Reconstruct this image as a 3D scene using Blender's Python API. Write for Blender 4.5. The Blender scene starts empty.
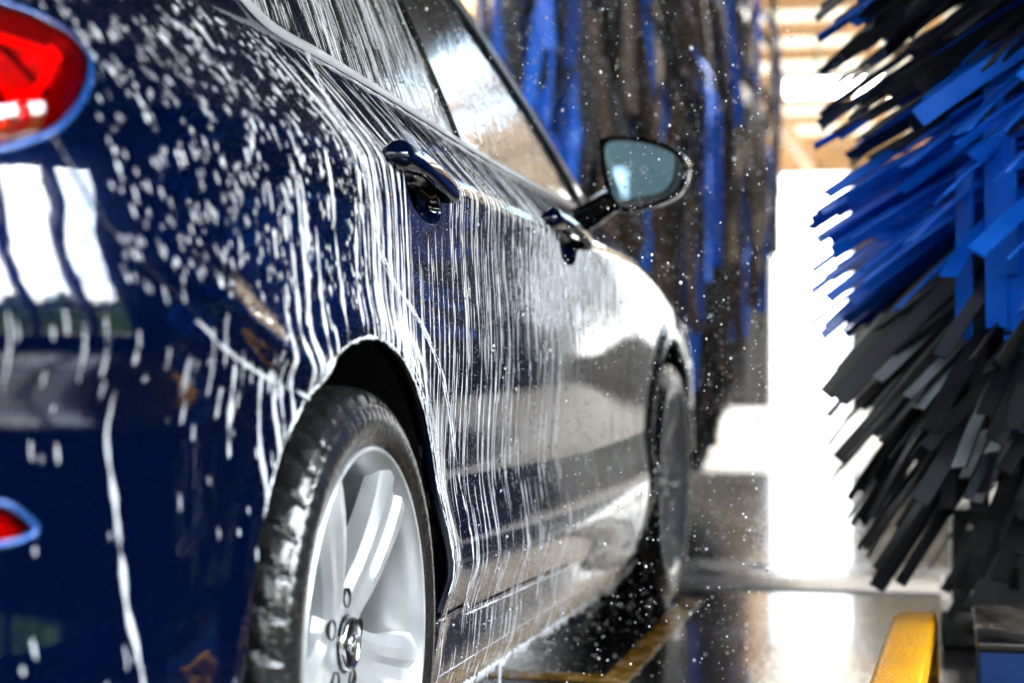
import bpy, bmesh, math, random
import numpy as np
from mathutils import Vector, Matrix
from mathutils.geometry import delaunay_2d_cdt

# ------------------------------------------------------------------ camera, world, sun, exposure
SC = bpy.context.scene
COL = SC.collection
cam_d = bpy.data.cameras.new('camera'); cam_o = bpy.data.objects.new('camera', cam_d); COL.objects.link(cam_o)
YAW = math.radians(13.2)
cam_o.location = (0.69, -2.125, 0.69)
cam_o.rotation_euler = (math.radians(90.0), 0, YAW)
cam_d.sensor_width = 36.0; cam_d.lens = 1827.0/1024*36.0
cam_d.shift_y = 0.5/1024
cam_d.clip_start = 0.02; cam_d.clip_end = 300
cam_d.dof.use_dof = True; cam_d.dof.focus_distance = 2.62; cam_d.dof.aperture_fstop = 2.8
SC.camera = cam_o
SC.view_settings.view_transform = 'Standard'; SC.view_settings.look = 'None'
SC.view_settings.gamma = 1.0; SC.view_settings.use_curve_mapping = False
SC.view_settings.exposure = 0.45
SC.cycles.max_bounces = 8; SC.cycles.transparent_max_bounces = 12
SC.cycles.sample_clamp_indirect = 6.0
SC.cycles.caustics_reflective = False; SC.cycles.caustics_refractive = False

class NT:
    """tiny node-tree builder"""
    def __init__(s, tree): s.t = tree; s.n = tree.nodes; s.n.clear()
    def add(s, typ, **kw):
        n = s.n.new(typ)
        for k, v in kw.items(): setattr(n, k, v)
        return n
    def link(s, a, b): s.t.links.new(a, b)
    def math(s, op, a, b=None, clamp=False):
        n = s.add('ShaderNodeMath', operation=op, use_clamp=clamp)
        for i, v in enumerate((a, b)):
            if v is None: continue
            if isinstance(v, (int, float)): n.inputs[i].default_value = v
            else: s.link(v, n.inputs[i])
        return n.outputs[0]
    def mix(s, f, a, b):
        n = s.add('ShaderNodeMix', data_type='RGBA')
        for i, v in ((0, f), (6, a), (7, b)):
            if isinstance(v, (int, float)): n.inputs[i].default_value = v
            elif isinstance(v, tuple): n.inputs[i].default_value = (*v[:3], 1)
            else: s.link(v, n.inputs[i])
        return n.outputs[2]
    def noise(s, vec, scale, detail=3, rough=.5):
        n = s.add('ShaderNodeTexNoise'); n.inputs['Scale'].default_value = scale
        n.inputs['Detail'].default_value = detail; n.inputs['Roughness'].default_value = rough
        if vec is not None: s.link(vec, n.inputs['Vector'])
        return n.outputs['Fac']
    def ramp(s, f, stops):
        n = s.add('ShaderNodeValToRGB'); e = n.color_ramp.elements
        while len(e) > 1: e.remove(e[-1])
        e[0].position = stops[0][0]; e[0].color = (*stops[0][1], 1)
        for p, c in stops[1:]:
            q = e.new(p); q.color = (*c, 1)
        s.link(f, n.inputs[0]); return n.outputs[0]

def make_world():
    w = bpy.data.worlds.new('sky'); SC.world = w; w.use_nodes = True
    t = NT(w.node_tree)
    tc = t.add('ShaderNodeTexCoord').outputs['Generated']
    sp = t.add('ShaderNodeSeparateXYZ'); t.link(tc, sp.inputs[0])
    x, y, z = sp.outputs
    cl = t.noise(tc, 2.6, 5, .6)
    cloud = t.ramp(cl, [(.36, (0, 0, 0)), (.52, (1, 1, 1))])
    sky = t.mix(cloud, (.42, .68, 1.0), (1.25, 1.25, 1.22))
    # a band of trees round the site, tall on the right-hand side, none straight ahead beyond the exit
    tn = t.noise(tc, 7.0, 4, .65)
    side = t.ramp(x, [(.15, (0, 0, 0)), (.5, (1, 1, 1))])
    hgt = t.math('MULTIPLY', side, .30)
    edge = t.math('SUBTRACT', t.math('ADD', hgt, t.math('MULTIPLY', t.math('SUBTRACT', tn, .5), .28)), z)
    trees = t.math('MULTIPLY', t.math('MULTIPLY', edge, 30.0, True), side)
    leaf = t.ramp(t.noise(tc, 34.0, 3, .7), [(.35, (.015, .03, .012)), (.6, (.10, .17, .03)), (.75, (.35, .42, .08))])
    c = t.mix(trees, sky, leaf)
    ground = t.math('MULTIPLY', t.math('MULTIPLY', z, -25.0, True), 1.0)
    c = t.mix(ground, c, (.45, .45, .46))
    # sun-bright haze in the sky to the right of the building
    dt = t.add('ShaderNodeVectorMath', operation='DOT_PRODUCT'); t.link(tc, dt.inputs[0]); dt.inputs[1].default_value = Vector((.93, .12, .34)).normalized()
    lobe = t.ramp(dt.outputs['Value'], [(.80, (0, 0, 0)), (.97, (1, 1, 1))])
    gl = t.math('ADD', t.math('MULTIPLY', t.math('MULTIPLY', lobe, t.math('SUBTRACT', 1.0, t.math('MAXIMUM', ground, trees))), 5.0), 1.0)
    sc = t.add('ShaderNodeVectorMath', operation='SCALE'); t.link(c, sc.inputs[0]); t.link(gl, sc.inputs['Scale']); c = sc.outputs[0]
    bg = t.add('ShaderNodeBackground'); t.link(c, bg.inputs[0]); bg.inputs[1].default_value = WORLD_STRENGTH
    o = t.add('ShaderNodeOutputWorld'); t.link(bg.outputs[0], o.inputs[0])
WORLD_STRENGTH = 4.2
make_world()
sun_d = bpy.data.lights.new('sun', 'SUN'); sun_o = bpy.data.objects.new('sun', sun_d); COL.objects.link(sun_o)
sun_d.energy = 7.0; sun_d.angle = math.radians(.6); sun_d.color = (1.0, .92, .80)
# the sun stands to the right of the building and a little ahead, fairly low
_s = Vector((-.76, -.74, -.55)).normalized()
sun_o.rotation_euler = _s.to_track_quat('-Z', 'Y').to_euler()

# ------------------------------------------------------------------ helpers
RNG = np.random.default_rng(11); random.seed(11)
def tag(o, label=None, cat=None, group=None, kind=None):
    if label: o['label'] = label
    if cat: o['category'] = cat
    if group: o['group'] = group
    if kind: o['kind'] = kind
    return o
def link(name, me, m=None, parent=None):
    o = bpy.data.objects.new(name, me); COL.objects.link(o)
    if m is not None: me.materials.append(m)
    if parent is not None: o.parent = parent
    return o
def empty(name, loc=(0, 0, 0)):
    o = bpy.data.objects.new(name, None); o.location = loc; COL.objects.link(o); o.empty_display_size = .1
    return o
def mesh_np(name, V, F, m=None, parent=None, smooth=True, N=None):
    """V (n,3) array, F list/array of faces"""
    me = bpy.data.meshes.new(name)
    V = np.asarray(V, np.float32)
    if isinstance(F, np.ndarray):
        k = F.shape[1]; nf = len(F)
        me.vertices.add(len(V)); me.vertices.foreach_set('co', V.ravel())
        me.loops.add(nf*k); me.loops.foreach_set('vertex_index', F.astype(np.int32).ravel())
        me.polygons.add(nf); me.polygons.foreach_set('loop_start', np.arange(0, nf*k, k, dtype=np.int32))
        me.update(calc_edges=True); me.validate()
    else:
        me.from_pydata(V.tolist(), [], F); me.update()
    me.polygons.foreach_set('use_smooth', [smooth]*len(me.polygons))
    if N is not None: me.normals_split_custom_set_from_vertices([tuple(v) for v in np.asarray(N, float)])
    me.update()
    return link(name, me, m, parent)
class MB:
    """collects boxes, tubes, lathes, lofts; build() makes ONE mesh object"""
    def __init__(s): s.v = []; s.f = []
    def raw(s, V, F):
        b = len(s.v); s.v += [tuple(map(float, p)) for p in V]; s.f += [tuple(i+b for i in q) for q in F]; return s
    def box(s, lo, hi, M=None):
        x0, y0, z0 = lo; x1, y1, z1 = hi
        V = [(x0,y0,z0),(x1,y0,z0),(x1,y1,z0),(x0,y1,z0),(x0,y0,z1),(x1,y0,z1),(x1,y1,z1),(x0,y1,z1)]
        if M is not None: V = [tuple(M @ Vector(p)) for p in V]
        return s.raw(V, [(0,3,2,1),(4,5,6,7),(0,1,5,4),(1,2,6,5),(2,3,7,6),(3,0,4,7)])
    def loft(s, rings, closed=True, cap=True):
        n = len(rings[0]); V = [p for r in rings for p in r]; F = []
        for i in range(len(rings)-1):
            for j in range(n if closed else n-1):
                k = (j+1) % n; F.append((i*n+j, i*n+k, (i+1)*n+k, (i+1)*n+j))
        if cap and closed:
            F.append(tuple(range(n-1, -1, -1))); F.append(tuple((len(rings)-1)*n+j for j in range(n)))
        return s.raw(V, F)
    def tube(s, path, r, n=10, cap=True, flat=1.0, up=None):
        P = [Vector(p) for p in path]; rings = []
        rr = r if hasattr(r, '__len__') else [r]*len(P)
        for i, p in enumerate(P):
            t = (P[min(i+1, len(P)-1)]-P[max(i-1, 0)]).normalized()
            a = Vector(up) if up is not None else (Vector((0, 0, 1)) if abs(t.z) < .9 else Vector((1, 0, 0)))
            b = t.cross(a).normalized(); a = b.cross(t).normalized()
            rings.append([tuple(p + (b*math.cos(2*math.pi*k/n)*flat + a*math.sin(2*math.pi*k/n))*rr[i]) for k in range(n)])
        return s.loft(rings, True, cap)
    def lathe(s, prof, n=48, axis='x', c=(0, 0, 0), close=False):
        rings = []
        for (a, r) in prof:
            ring = []
            for k in range(n):
                th = 2*math.pi*k/n
                if axis == 'x': ring.append((c[0]+a, c[1]+r*math.cos(th), c[2]+r*math.sin(th)))
                else: ring.append((c[0]+r*math.cos(th), c[1]+r*math.sin(th), c[2]+a))
            rings.append(ring)
        if close: rings.append(rings[0])
        return s.loft(rings, True, not close)
    def build(s, name, m=None, parent=None, smooth=False, bevel=0, seg=2, auto=None, sub=0):
        me = bpy.data.meshes.new(name); me.from_pydata(s.v, [], s.f); me.update()
        bm = bmesh.new(); bm.from_mesh(me)
        bmesh.ops.remove_doubles(bm, verts=bm.verts, dist=1e-6)
        bmesh.ops.recalc_face_normals(bm, faces=bm.faces)
        if bevel:
            ed = [e for e in bm.edges if len(e.link_faces) == 2 and e.calc_face_angle(0) > .5]
            bmesh.ops.bevel(bm, geom=ed, offset=bevel, segments=seg, affect='EDGES', profile=.5, clamp_overlap=True)
        bm.to_mesh(me); bm.free()
        me.polygons.foreach_set('use_smooth', [smooth or bool(bevel)]*len(me.polygons))
        if auto is not None or bevel:
            me.set_sharp_from_angle(angle=math.radians(auto if auto is not None else 40))
        o = link(name, me, m, parent)
        if sub:
            mo = o.modifiers.new('subdivision', 'SUBSURF'); mo.levels = sub; mo.render_levels = sub
        return o

# ------------------------------------------------------------------ materials
def principled(name, color=(.5, .5, .5), rough=.5, metal=0, **kw):
    m = bpy.data.materials.new(name); m.use_nodes = True
    b = m.node_tree.nodes['Principled BSDF']
    b.inputs['Base Color'].default_value = (*color, 1); b.inputs['Roughness'].default_value = rough; b.inputs['Metallic'].default_value = metal
    for k, v in kw.items():
        b.inputs[k].default_value = v if not isinstance(v, tuple) else (*v, 1)
    return m
def noisy(name, c0, c1, scale=8, rough=(.4, .6), metal=0, bump=0, bscale=None, stretch=(1, 1, 1), **kw):
    """principled with a noise-mixed colour, roughness and bump (object coordinates)"""
    m = principled(name, c0, rough[0], metal, **kw); nt = m.node_tree; b = nt.nodes['Principled BSDF']
    tc = nt.nodes.new('ShaderNodeTexCoord'); mp = nt.nodes.new('ShaderNodeMapping'); mp.inputs['Scale'].default_value = stretch
    nt.links.new(tc.outputs['Object'], mp.inputs[0])
    n = nt.nodes.new('ShaderNodeTexNoise'); n.inputs['Scale'].default_value = scale; n.inputs['Detail'].default_value = 5
    nt.links.new(mp.outputs[0], n.inputs['Vector'])
    cr = nt.nodes.new('ShaderNodeValToRGB'); cr.color_ramp.elements[0].position = .35; cr.color_ramp.elements[1].position = .65
    cr.color_ramp.elements[0].color = (*c0, 1); cr.color_ramp.elements[1].color = (*c1, 1)
    nt.links.new(n.outputs['Fac'], cr.inputs[0]); nt.links.new(cr.outputs[0], b.inputs['Base Color'])
    mr = nt.nodes.new('ShaderNodeMapRange'); mr.inputs['From Min'].default_value = .35; mr.inputs['From Max'].default_value = .65
    mr.inputs['To Min'].default_value = rough[0]; mr.inputs['To Max'].default_value = rough[1]
    nt.links.new(n.outputs['Fac'], mr.inputs[0]); nt.links.new(mr.outputs[0], b.inputs['Roughness'])
    if bump:
        n2 = nt.nodes.new('ShaderNodeTexNoise'); n2.inputs['Scale'].default_value = bscale or scale*4; n2.inputs['Detail'].default_value = 3
        nt.links.new(mp.outputs[0], n2.inputs['Vector'])
        bp = nt.nodes.new('ShaderNodeBump'); bp.inputs['Strength'].default_value = bump; bp.inputs['Distance'].default_value = .01
        nt.links.new(n2.outputs['Fac'], bp.inputs['Height']); nt.links.new(bp.outputs[0], b.inputs['Normal'])
    return m
def film(name, tint, gloss_rough=.02, boost=0.0, ior=1.5, ripple=0):
    """thin clear sheet: tinted see-through plus fresnel reflection"""
    m = bpy.data.materials.new(name); m.use_nodes = True; t = NT(m.node_tree)
    tr = t.add('ShaderNodeBsdfTransparent'); tr.inputs[0].default_value = (*tint, 1)
    gl = t.add('ShaderNodeBsdfGlossy'); gl.inputs['Roughness'].default_value = gloss_rough
    fr = t.add('ShaderNodeFresnel'); fr.inputs[0].default_value = ior
    f = t.math('ADD', fr.outputs[0], boost, True)
    if ripple:
        tc = t.add('ShaderNodeTexCoord').outputs['Object']; bp = t.add('ShaderNodeBump'); bp.inputs['Strength'].default_value = ripple; bp.inputs['Distance'].default_value = .003
        t.link(t.noise(tc, 32, 3, .5), bp.inputs['Height']); t.link(bp.outputs[0], gl.inputs['Normal'])
    mx = t.add('ShaderNodeMixShader'); t.link(f, mx.inputs[0]); t.link(tr.outputs[0], mx.inputs[1]); t.link(gl.outputs[0], mx.inputs[2])
    o = t.add('ShaderNodeOutputMaterial'); t.link(mx.outputs[0], o.inputs[0]); return m
def emit(name, c, s):
    m = bpy.data.materials.new(name); m.use_nodes = True; t = NT(m.node_tree)
    e = t.add('ShaderNodeEmission'); e.inputs[0].default_value = (*c, 1); e.inputs[1].default_value = s
    o = t.add('ShaderNodeOutputMaterial'); t.link(e.outputs[0], o.inputs[0]); return m

def paint_mat():
    """deep blue metallic car paint with fine wet ripple under a clear coat"""
    m = principled('blue_car_paint', (.0003, .0028, .020), .22, .25, **{'Coat Weight': 1.0, 'Coat Roughness': .03, 'Specular IOR Level': 0.0})
    nt = m.node_tree; b = nt.nodes['Principled BSDF']
    tc = nt.nodes.new('ShaderNodeTexCoord'); n = nt.nodes.new('ShaderNodeTexNoise'); n.inputs['Scale'].default_value = 38; n.inputs['Detail'].default_value = 2
    mp = nt.nodes.new('ShaderNodeMapping'); mp.inputs['Scale'].default_value = (1, 1, .35)
    nt.links.new(tc.outputs['Object'], mp.inputs[0]); nt.links.new(mp.outputs[0], n.inputs['Vector'])
    bp = nt.nodes.new('ShaderNodeBump'); bp.inputs['Strength'].default_value = .14; bp.inputs['Distance'].default_value = .0022
    nt.links.new(n.outputs['Fac'], bp.inputs['Height']); nt.links.new(bp.outputs[0], b.inputs['Coat Normal'])
    return m
M = dict(
    paint=paint_mat(),
    foam=principled('white_soap_foam', (.86, .89, .95), .25, 0, **{'Subsurface Weight': 0.0, 'Specular IOR Level': .6}),
    water=film('clear_water_drops', (.97, .98, 1.0), .01, .10, 1.33),
    glass=film('tinted_window_glass', (.42, .54, .55), .03, .15, 1.5, .35),
    lens_red=film('red_lamp_lens', (.95, .012, .010), .03, .03, 1.5),
    lamp_in=noisy('lamp_reflector', (.75, .72, .72), (.95, .93, .93), 30, (.15, .3), .35),
    lamp_bright=emit('lamp_red_core', (1.0, .02, .015), 1.6),
    lamp_dark=principled('lamp_dark_edge', (.16, .004, .006), .25, 0),
    rim=principled('lit_blue_rim', (.01, .10, .42), .25, .3, **{'Coat Weight': 1.0}),  # far brighter than the body paint: light on the edge is coloured in
    chrome=principled('bright_metal_trim', (.72, .74, .78), .16, 1),
    satin=principled('satin_aluminium_trim', (.66, .68, .72), .38, .35),
    black=principled('black_gloss_plastic', (.008, .008, .010), .12, 0, **{'Coat Weight': .6}),
    matte=noisy('black_liner_plastic', (.004, .004, .004), (.010, .010, .010), 40, (.55, .8)),
    rubber=noisy('wet_tyre_rubber', (.012, .012, .013), (.020, .020, .021), 60, (.14, .30), bump=.15, bscale=160, **{'Coat Weight': .3, 'Coat Roughness': .12}),
    alloy=noisy('silver_alloy', (.58, .60, .63), (.66, .68, .70), 25, (.30, .40), .5, **{'Coat Weight': .6, 'Coat Roughness': .08}),
    dark_steel=noisy('dark_brake_steel', (.02, .02, .022), (.05, .05, .05), 20, (.35, .6), .6),
    seat=noisy('dark_seat_fabric', (.03, .03, .035), (.05, .05, .055), 60, (.7, .9)),
    mirror=principled('mirror_silver', (.30, .41, .46), .012, 1),
    strip_blue=noisy('blue_wash_foam_strip', (.002, .125, .72), (.003, .17, .88), 9, (.38, .55), bump=.08, bscale=60),
    strip_black=noisy('black_wash_foam_strip', (.007, .008, .010), (.015, .016, .020), 9, (.32, .5), bump=.08, bscale=60),
    strip_grey=noisy('charcoal_wash_foam_strip', (.030, .035, .050), (.042, .048, .066), 9, (.4, .6)),
    strip_brown=noisy('backlit_brown_foam_strip', (.06, .034, .018), (.11, .06, .028), 9, (.4, .6)),  # brown puts the warm glow of backlight into the strip colour
    wood=noisy('warm_timber', (.46, .27, .12), (.58, .36, .18), 6, (.5, .7), stretch=(.6, 8, 8)),
    roofdark=noisy('dark_unseen_roof', (.05, .055, .06), (.09, .095, .10), 3, (.5, .7), stretch=(1, .15, 1)),
    pale=noisy('pale_painted_panel', (.55, .56, .56), (.64, .65, .65), 3, (.4, .6)),
    walldeep=noisy('dark_wet_wall', (.006, .008, .011), (.014, .017, .022), 4, (.85, .98), bump=.1, **{'Specular IOR Level': .05}),
    wallteal=noisy('grey_green_backdrop', (.030, .045, .050), (.045, .065, .07), 2, (.5, .7)),
    wallgrey=noisy('stained_grey_wall', (.16, .165, .17), (.24, .245, .25), 4, (.35, .6), bump=.1),
    walldark=noisy('dark_brown_cladding', (.014, .013, .012), (.028, .025, .023), 7, (.4, .6), stretch=(1, 1, .2)),
    steel=noisy('grey_painted_steel', (.16, .165, .17), (.22, .225, .235), 10, (.3, .5), .2),
    blackpaint=noisy('black_painted_steel', (.006, .006, .007), (.014, .014, .015), 14, (.18, .4)),
    yellow=noisy('safety_yellow_paint', (.80, .33, .002), (.88, .42, .004), 18, (.34, .5), bump=.5, bscale=150),
    blueplate=noisy('blue_painted_plate', (.001, .035, .17), (.002, .05, .23), 14, (.5, .7), **{'Specular IOR Level': .25}),
    redpaint=principled('faded_red_paint', (.55, .10, .06), .5),
    lampwhite=emit('lamp_tube_glow', (1, .96, .9), 14.0),
    lineyellow=noisy('worn_yellow_line', (.34, .17, .008), (.55, .30, .018), 14, (.16, .34)),
)
def floor_mat():
    """dark wet concrete: film of water, uneven sheen, small ripples"""
    m = principled('wet_concrete', (.05, .05, .05), .2); nt = m.node_tree; t = NT.__new__(NT); t.t = nt; t.n = nt.nodes
    b = nt.nodes['Principled BSDF']
    tc = t.add('ShaderNodeTexCoord').outputs['Object']
    big = t.noise(tc, 1.3, 4, .6); fine = t.noise(tc, 48, 4, .65); mid = t.noise(tc, 7, 3, .5)
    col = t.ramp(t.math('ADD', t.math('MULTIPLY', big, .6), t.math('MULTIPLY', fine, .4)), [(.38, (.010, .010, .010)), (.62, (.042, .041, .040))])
    t.link(col, b.inputs['Base Color'])
    r = t.add('ShaderNodeMapRange'); r.inputs['From Min'].default_value = .4; r.inputs['From Max'].default_value = .62
    r.inputs['To Min'].default_value = .05; r.inputs['To Max'].default_value = .22
    t.link(big, r.inputs[0]); t.link(r.outputs[0], b.inputs['Roughness'])
    bp = t.add('ShaderNodeBump'); bp.inputs['Strength'].default_value = .38; bp.inputs['Distance'].default_value = .010
    h = t.math('ADD', t.math('MULTIPLY', mid, .6), t.math('MULTIPLY', fine, .4))
    t.link(h, bp.inputs['Height']); t.link(bp.outputs[0], b.inputs['Normal'])
    b.inputs['Coat Weight'].default_value = .7; b.inputs['Coat Roughness'].default_value = .04; b.inputs['Coat IOR'].default_value = 1.33
    return m
M['floor'] = floor_mat()
M['slab'] = noisy('light_wet_concrete', (.22, .22, .215), (.32, .32, .31), 5, (.12, .35), bump=.15, bscale=30)
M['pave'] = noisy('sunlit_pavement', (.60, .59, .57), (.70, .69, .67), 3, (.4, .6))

def sheet_mat():
    """cream translucent roofing sheet lit from above"""
    m = bpy.data.materials.new('translucent_roof_sheet'); m.use_nodes = True; t = NT(m.node_tree)
    tc = t.add('ShaderNodeTexCoord').outputs['Object']
    c = t.ramp(t.noise(tc, 1.2, 3, .5), [(.35, (.64, .60, .53)), (.65, (.74, .70, .63))])
    a = t.add('ShaderNodeBsdfTranslucent'); b = t.add('ShaderNodeBsdfDiffuse'); t.link(c, a.inputs[0]); t.link(c, b.inputs[0])
    mx = t.add('ShaderNodeMixShader'); mx.inputs[0].default_value = .4; t.link(a.outputs[0], mx.inputs[1]); t.link(b.outputs[0], mx.inputs[2])
    o = t.add('ShaderNodeOutputMaterial'); t.link(mx.outputs[0], o.inputs[0]); return m
M['sheet'] = sheet_mat()
import numpy as np, math, random
def pchip(x, y, q):
    x=np.asarray(x,float); y=np.asarray(y,float); q=np.asarray(q,float)
    h=np.diff(x); d=np.diff(y)/h; m=np.zeros(len(x))
    for i in range(1,len(x)-1):
        if d[i-1]*d[i]>0:
            w1=2*h[i]+h[i-1]; w2=h[i]+2*h[i-1]; m[i]=(w1+w2)/(w1/d[i-1]+w2/d[i])
    m[0]=d[0]; m[-1]=d[-1]
    k=np.clip(np.searchsorted(x,q)-1,0,len(h)-1); t=(q-x[k])/h[k]; hk=h[k]
    a=(2*t**3-3*t**2+1)*y[k]+(t**3-2*t**2+t)*hk*m[k]+(-2*t**3+3*t**2)*y[k+1]+(t**3-t**2)*hk*m[k+1]
    a=np.where(q<x[0],y[0]+(q-x[0])*m[0],a); a=np.where(q>x[-1],y[-1]+(q-x[-1])*m[-1],a)
    return a
# lengthwise feature lines of the car's side: (z, x) at each station along the car
ST=[-0.95,-0.6,-0.35,0.0,0.5,1.1,2.0,2.65,3.1,3.6]
LN=[
 [(.22,-.10),(.20,-.09),(.19,-.08),(.16,-.05),(.15,-.036),(.145,-.034),(.13,-.036),(.13,-.05),(.14,-.07),(.18,-.08)],
 [(.30,-.035),(.29,-.034),(.27,-.03),(.23,-.022),(.215,-.015),(.205,-.015),(.185,-.018),(.185,-.024),(.20,-.03),(.24,-.05)],
 [(.41,-.002),(.385,-.006),(.35,-.010),(.30,-.008),(.287,-.008),(.271,-.008),(.232,-.012),(.23,-.012),(.26,-.012),(.3,-.03)],
 [(.50,-.016),(.46,-.014),(.42,-.006),(.385,.006),(.368,.012),(.347,.012),(.352,.012),(.36,.010),(.37,.0),(.38,-.02)],
 [(.61,-.020),(.60,-.018),(.57,-.008),(.52,.0),(.50,-.004),(.49,-.003),(.48,-.006),(.48,.0),(.48,.0),(.47,-.01)],
 [(.70,.014),(.695,.014),(.69,.004),(.69,.006),(.68,.004),(.66,.006),(.64,-.004),(.62,.0),(.59,.0),(.55,-.01)],
 [(.80,-.012),(.80,-.008),(.81,-.004),(.85,.003),(.855,-.002),(.84,-.002),(.81,.0),(.75,.0),(.68,-.01),(.6,-.02)],
 [(.90,-.045),(.90,-.036),(.905,-.022),(.915,-.006),(.905,.0),(.89,.0),(.865,.0),(.80,-.006),(.73,-.022),(.65,-.05)],
 [(1.00,-.115),(1.0,-.10),(1.0,-.085),(.99,-.058),(.972,-.046),(.952,-.044),(.925,-.044),(.865,-.058),(.80,-.07),(.70,-.10)],
 [(1.09,-.22),(1.10,-.20),(1.10,-.17),(1.09,-.145),(1.067,-.130),(1.031,-.122),(.996,-.118),(.94,-.14),(.87,-.17),(.76,-.22)]]
TY0,TDY,TNY=-1.0,0.01,471
TZ0,TDZ,TNZ=0.08,0.004,360
_yq=TY0+TDY*np.arange(TNY); _zq=TZ0+TDZ*np.arange(TNZ)
ZK=np.array([pchip(ST,[p[0] for p in l],_yq) for l in LN]); XK=np.array([pchip(ST,[p[1] for p in l],_yq) for l in LN])
WHEELS=((0.0,.3186),(2.65,.3186)); ARCH_R=.374
def belt_z(y): return np.interp(y,_yq,ZK[-1])
def _table():
    T=np.zeros((TNY,TNZ))
    for i in range(TNY):
        zz=ZK[:,i]; xx=XK[:,i]; row=pchip(zz,xx,np.minimum(_zq,zz[-1]))
        a=np.maximum(_zq-zz[-1],0); row=row-.32*a-.28*a*a
        T[i]=row
    for _ in range(2):                                    # round the creases a little
        T[:,1:-1]=.25*T[:,:-2]+.5*T[:,1:-1]+.25*T[:,2:]
        T[1:-1]=.25*T[:-2]+.5*T[1:-1]+.25*T[2:]
    Y,Z=np.meshgrid(_yq,_zq,indexing='ij')
    for (wy,wz) in WHEELS:                                # flared wheel-arch lips
        r=np.hypot(Y-wy,Z-wz); up=np.clip((Z-.2)/.15,0,1)
        T+=.009*np.exp(-((r-.385)/.035)**2)*up*np.where(Z>wz-.2,1,0)
    # shelf on the quarter panel just above the bumper seam
    zs=np.interp(Y,[-.75,-.5,-.3,-.13,0],[.83,.735,.668,.63,.60]); w=np.clip((-.08-Y)/.12,0,1)*np.clip((Y+.60)/.2,0,1)
    d=Z-zs; T+=.011*w*np.exp(-((d-.012)/.03)**2)*np.where(d<.012,np.exp(-((d-.012)/.02)**2),1)
    return T
TAB=_table()
def _cr(t): return (-.5*t+t*t-.5*t**3, 1-2.5*t*t+1.5*t**3, .5*t+2*t*t-1.5*t**3, -.5*t*t+.5*t**3)
def side_x(y,z):
    a=np.clip((np.asarray(y,float)-TY0)/TDY,1.001,TNY-2.001); b=np.clip((np.asarray(z,float)-TZ0)/TDZ,1.001,TNZ-2.001)
    i=a.astype(int); j=b.astype(int); ca=_cr(a-i); cb=_cr(b-j); r=0
    for p in range(4):
        for q in range(4): r=r+ca[p]*cb[q]*TAB[i+p-1,j+q-1]
    return r
YA,RL,RW,RP=-.40,.52,.30,.47          # rear corner in plan
YB,FL,FW_,FP=3.02,.62,.55,.50         # front corner
HALF=.90
def plan(u):
    u=np.asarray(u,float)
    s=np.maximum(YA-u,0); ph=np.minimum(s/RP,math.pi/2); e=np.maximum(s-RP*math.pi/2,0)
    y=np.where(s>0,YA-RL*np.sin(ph)-.04*np.sin(np.minimum(e/.6,1)*math.pi/2),u); dx=np.where(s>0,RW*(1-np.cos(ph))+e,0)
    s=np.maximum(u-YB,0); ph=np.minimum(s/FP,math.pi/2); e=np.maximum(s-FP*math.pi/2,0)
    y=np.where(s>0,YB+FL*np.sin(ph)+.03*np.sin(np.minimum(e/.5,1)*math.pi/2),y); dx=np.where(s>0,FW_*(1-np.cos(ph))+e,dx)
    return y,dx
U_REAR=YA-RP*math.pi/2-(HALF-RW+.02); U_FRONT=YB+FP*math.pi/2+(HALF-FW_+.02)
def surf(u,z):
    y,dx=plan(u); x=side_x(y,z)
    k=np.clip(1-dx/HALF,0,1)
    return np.stack([np.maximum(x*1.0-dx,-HALF),y,np.asarray(z,float)+0*y],-1)
def nrm(u,z,e=.004):
    a=surf(u+e,z)-surf(u-e,z); b=surf(u,z+e)-surf(u,z-e); n=np.cross(a,b)
    l=np.linalg.norm(n,axis=-1,keepdims=True); n=np.where(l<1e-9,np.array([0.,-1.,0.]),n/(l+1e-12)); return n
# ------------------------------------------------------------------ the setting
def struct(name, mb, m, **kw):
    o = mb.build(name, m, None, **kw); o['kind'] = 'structure'; return o
# floor of the wash bay, brighter dry pavement outside, raised slab by the front wheel
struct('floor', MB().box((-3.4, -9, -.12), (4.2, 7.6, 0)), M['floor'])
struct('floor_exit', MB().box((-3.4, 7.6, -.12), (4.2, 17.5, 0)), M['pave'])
struct('ground', MB().box((-40, 17.5, -.14), (40, 90, -.01)).box((4.2, -40, -.14), (40, 17.5, -.01)).box((-40, -40, -.14), (-3.4, 17.5, -.01)).box((-3.4, -40, -.14), (4.2, -9, -.01)), M['pave'])
struct('floor_slab', MB().box((-1.9, 2.98, -.01), (2.4, 3.62, .006)), M['slab'], bevel=.004)
# yellow lines painted on the floor
for (x0, y0, x1, y1) in ((.018, .2, .072, 2.75), (-1.9, 1.535, .018, 1.60)):
    o = struct('trim_1' if x0 > 0 else 'trim_2', MB().box((x0, y0, -.004), (x1, y1, .0015)), M['lineyellow'])
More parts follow.
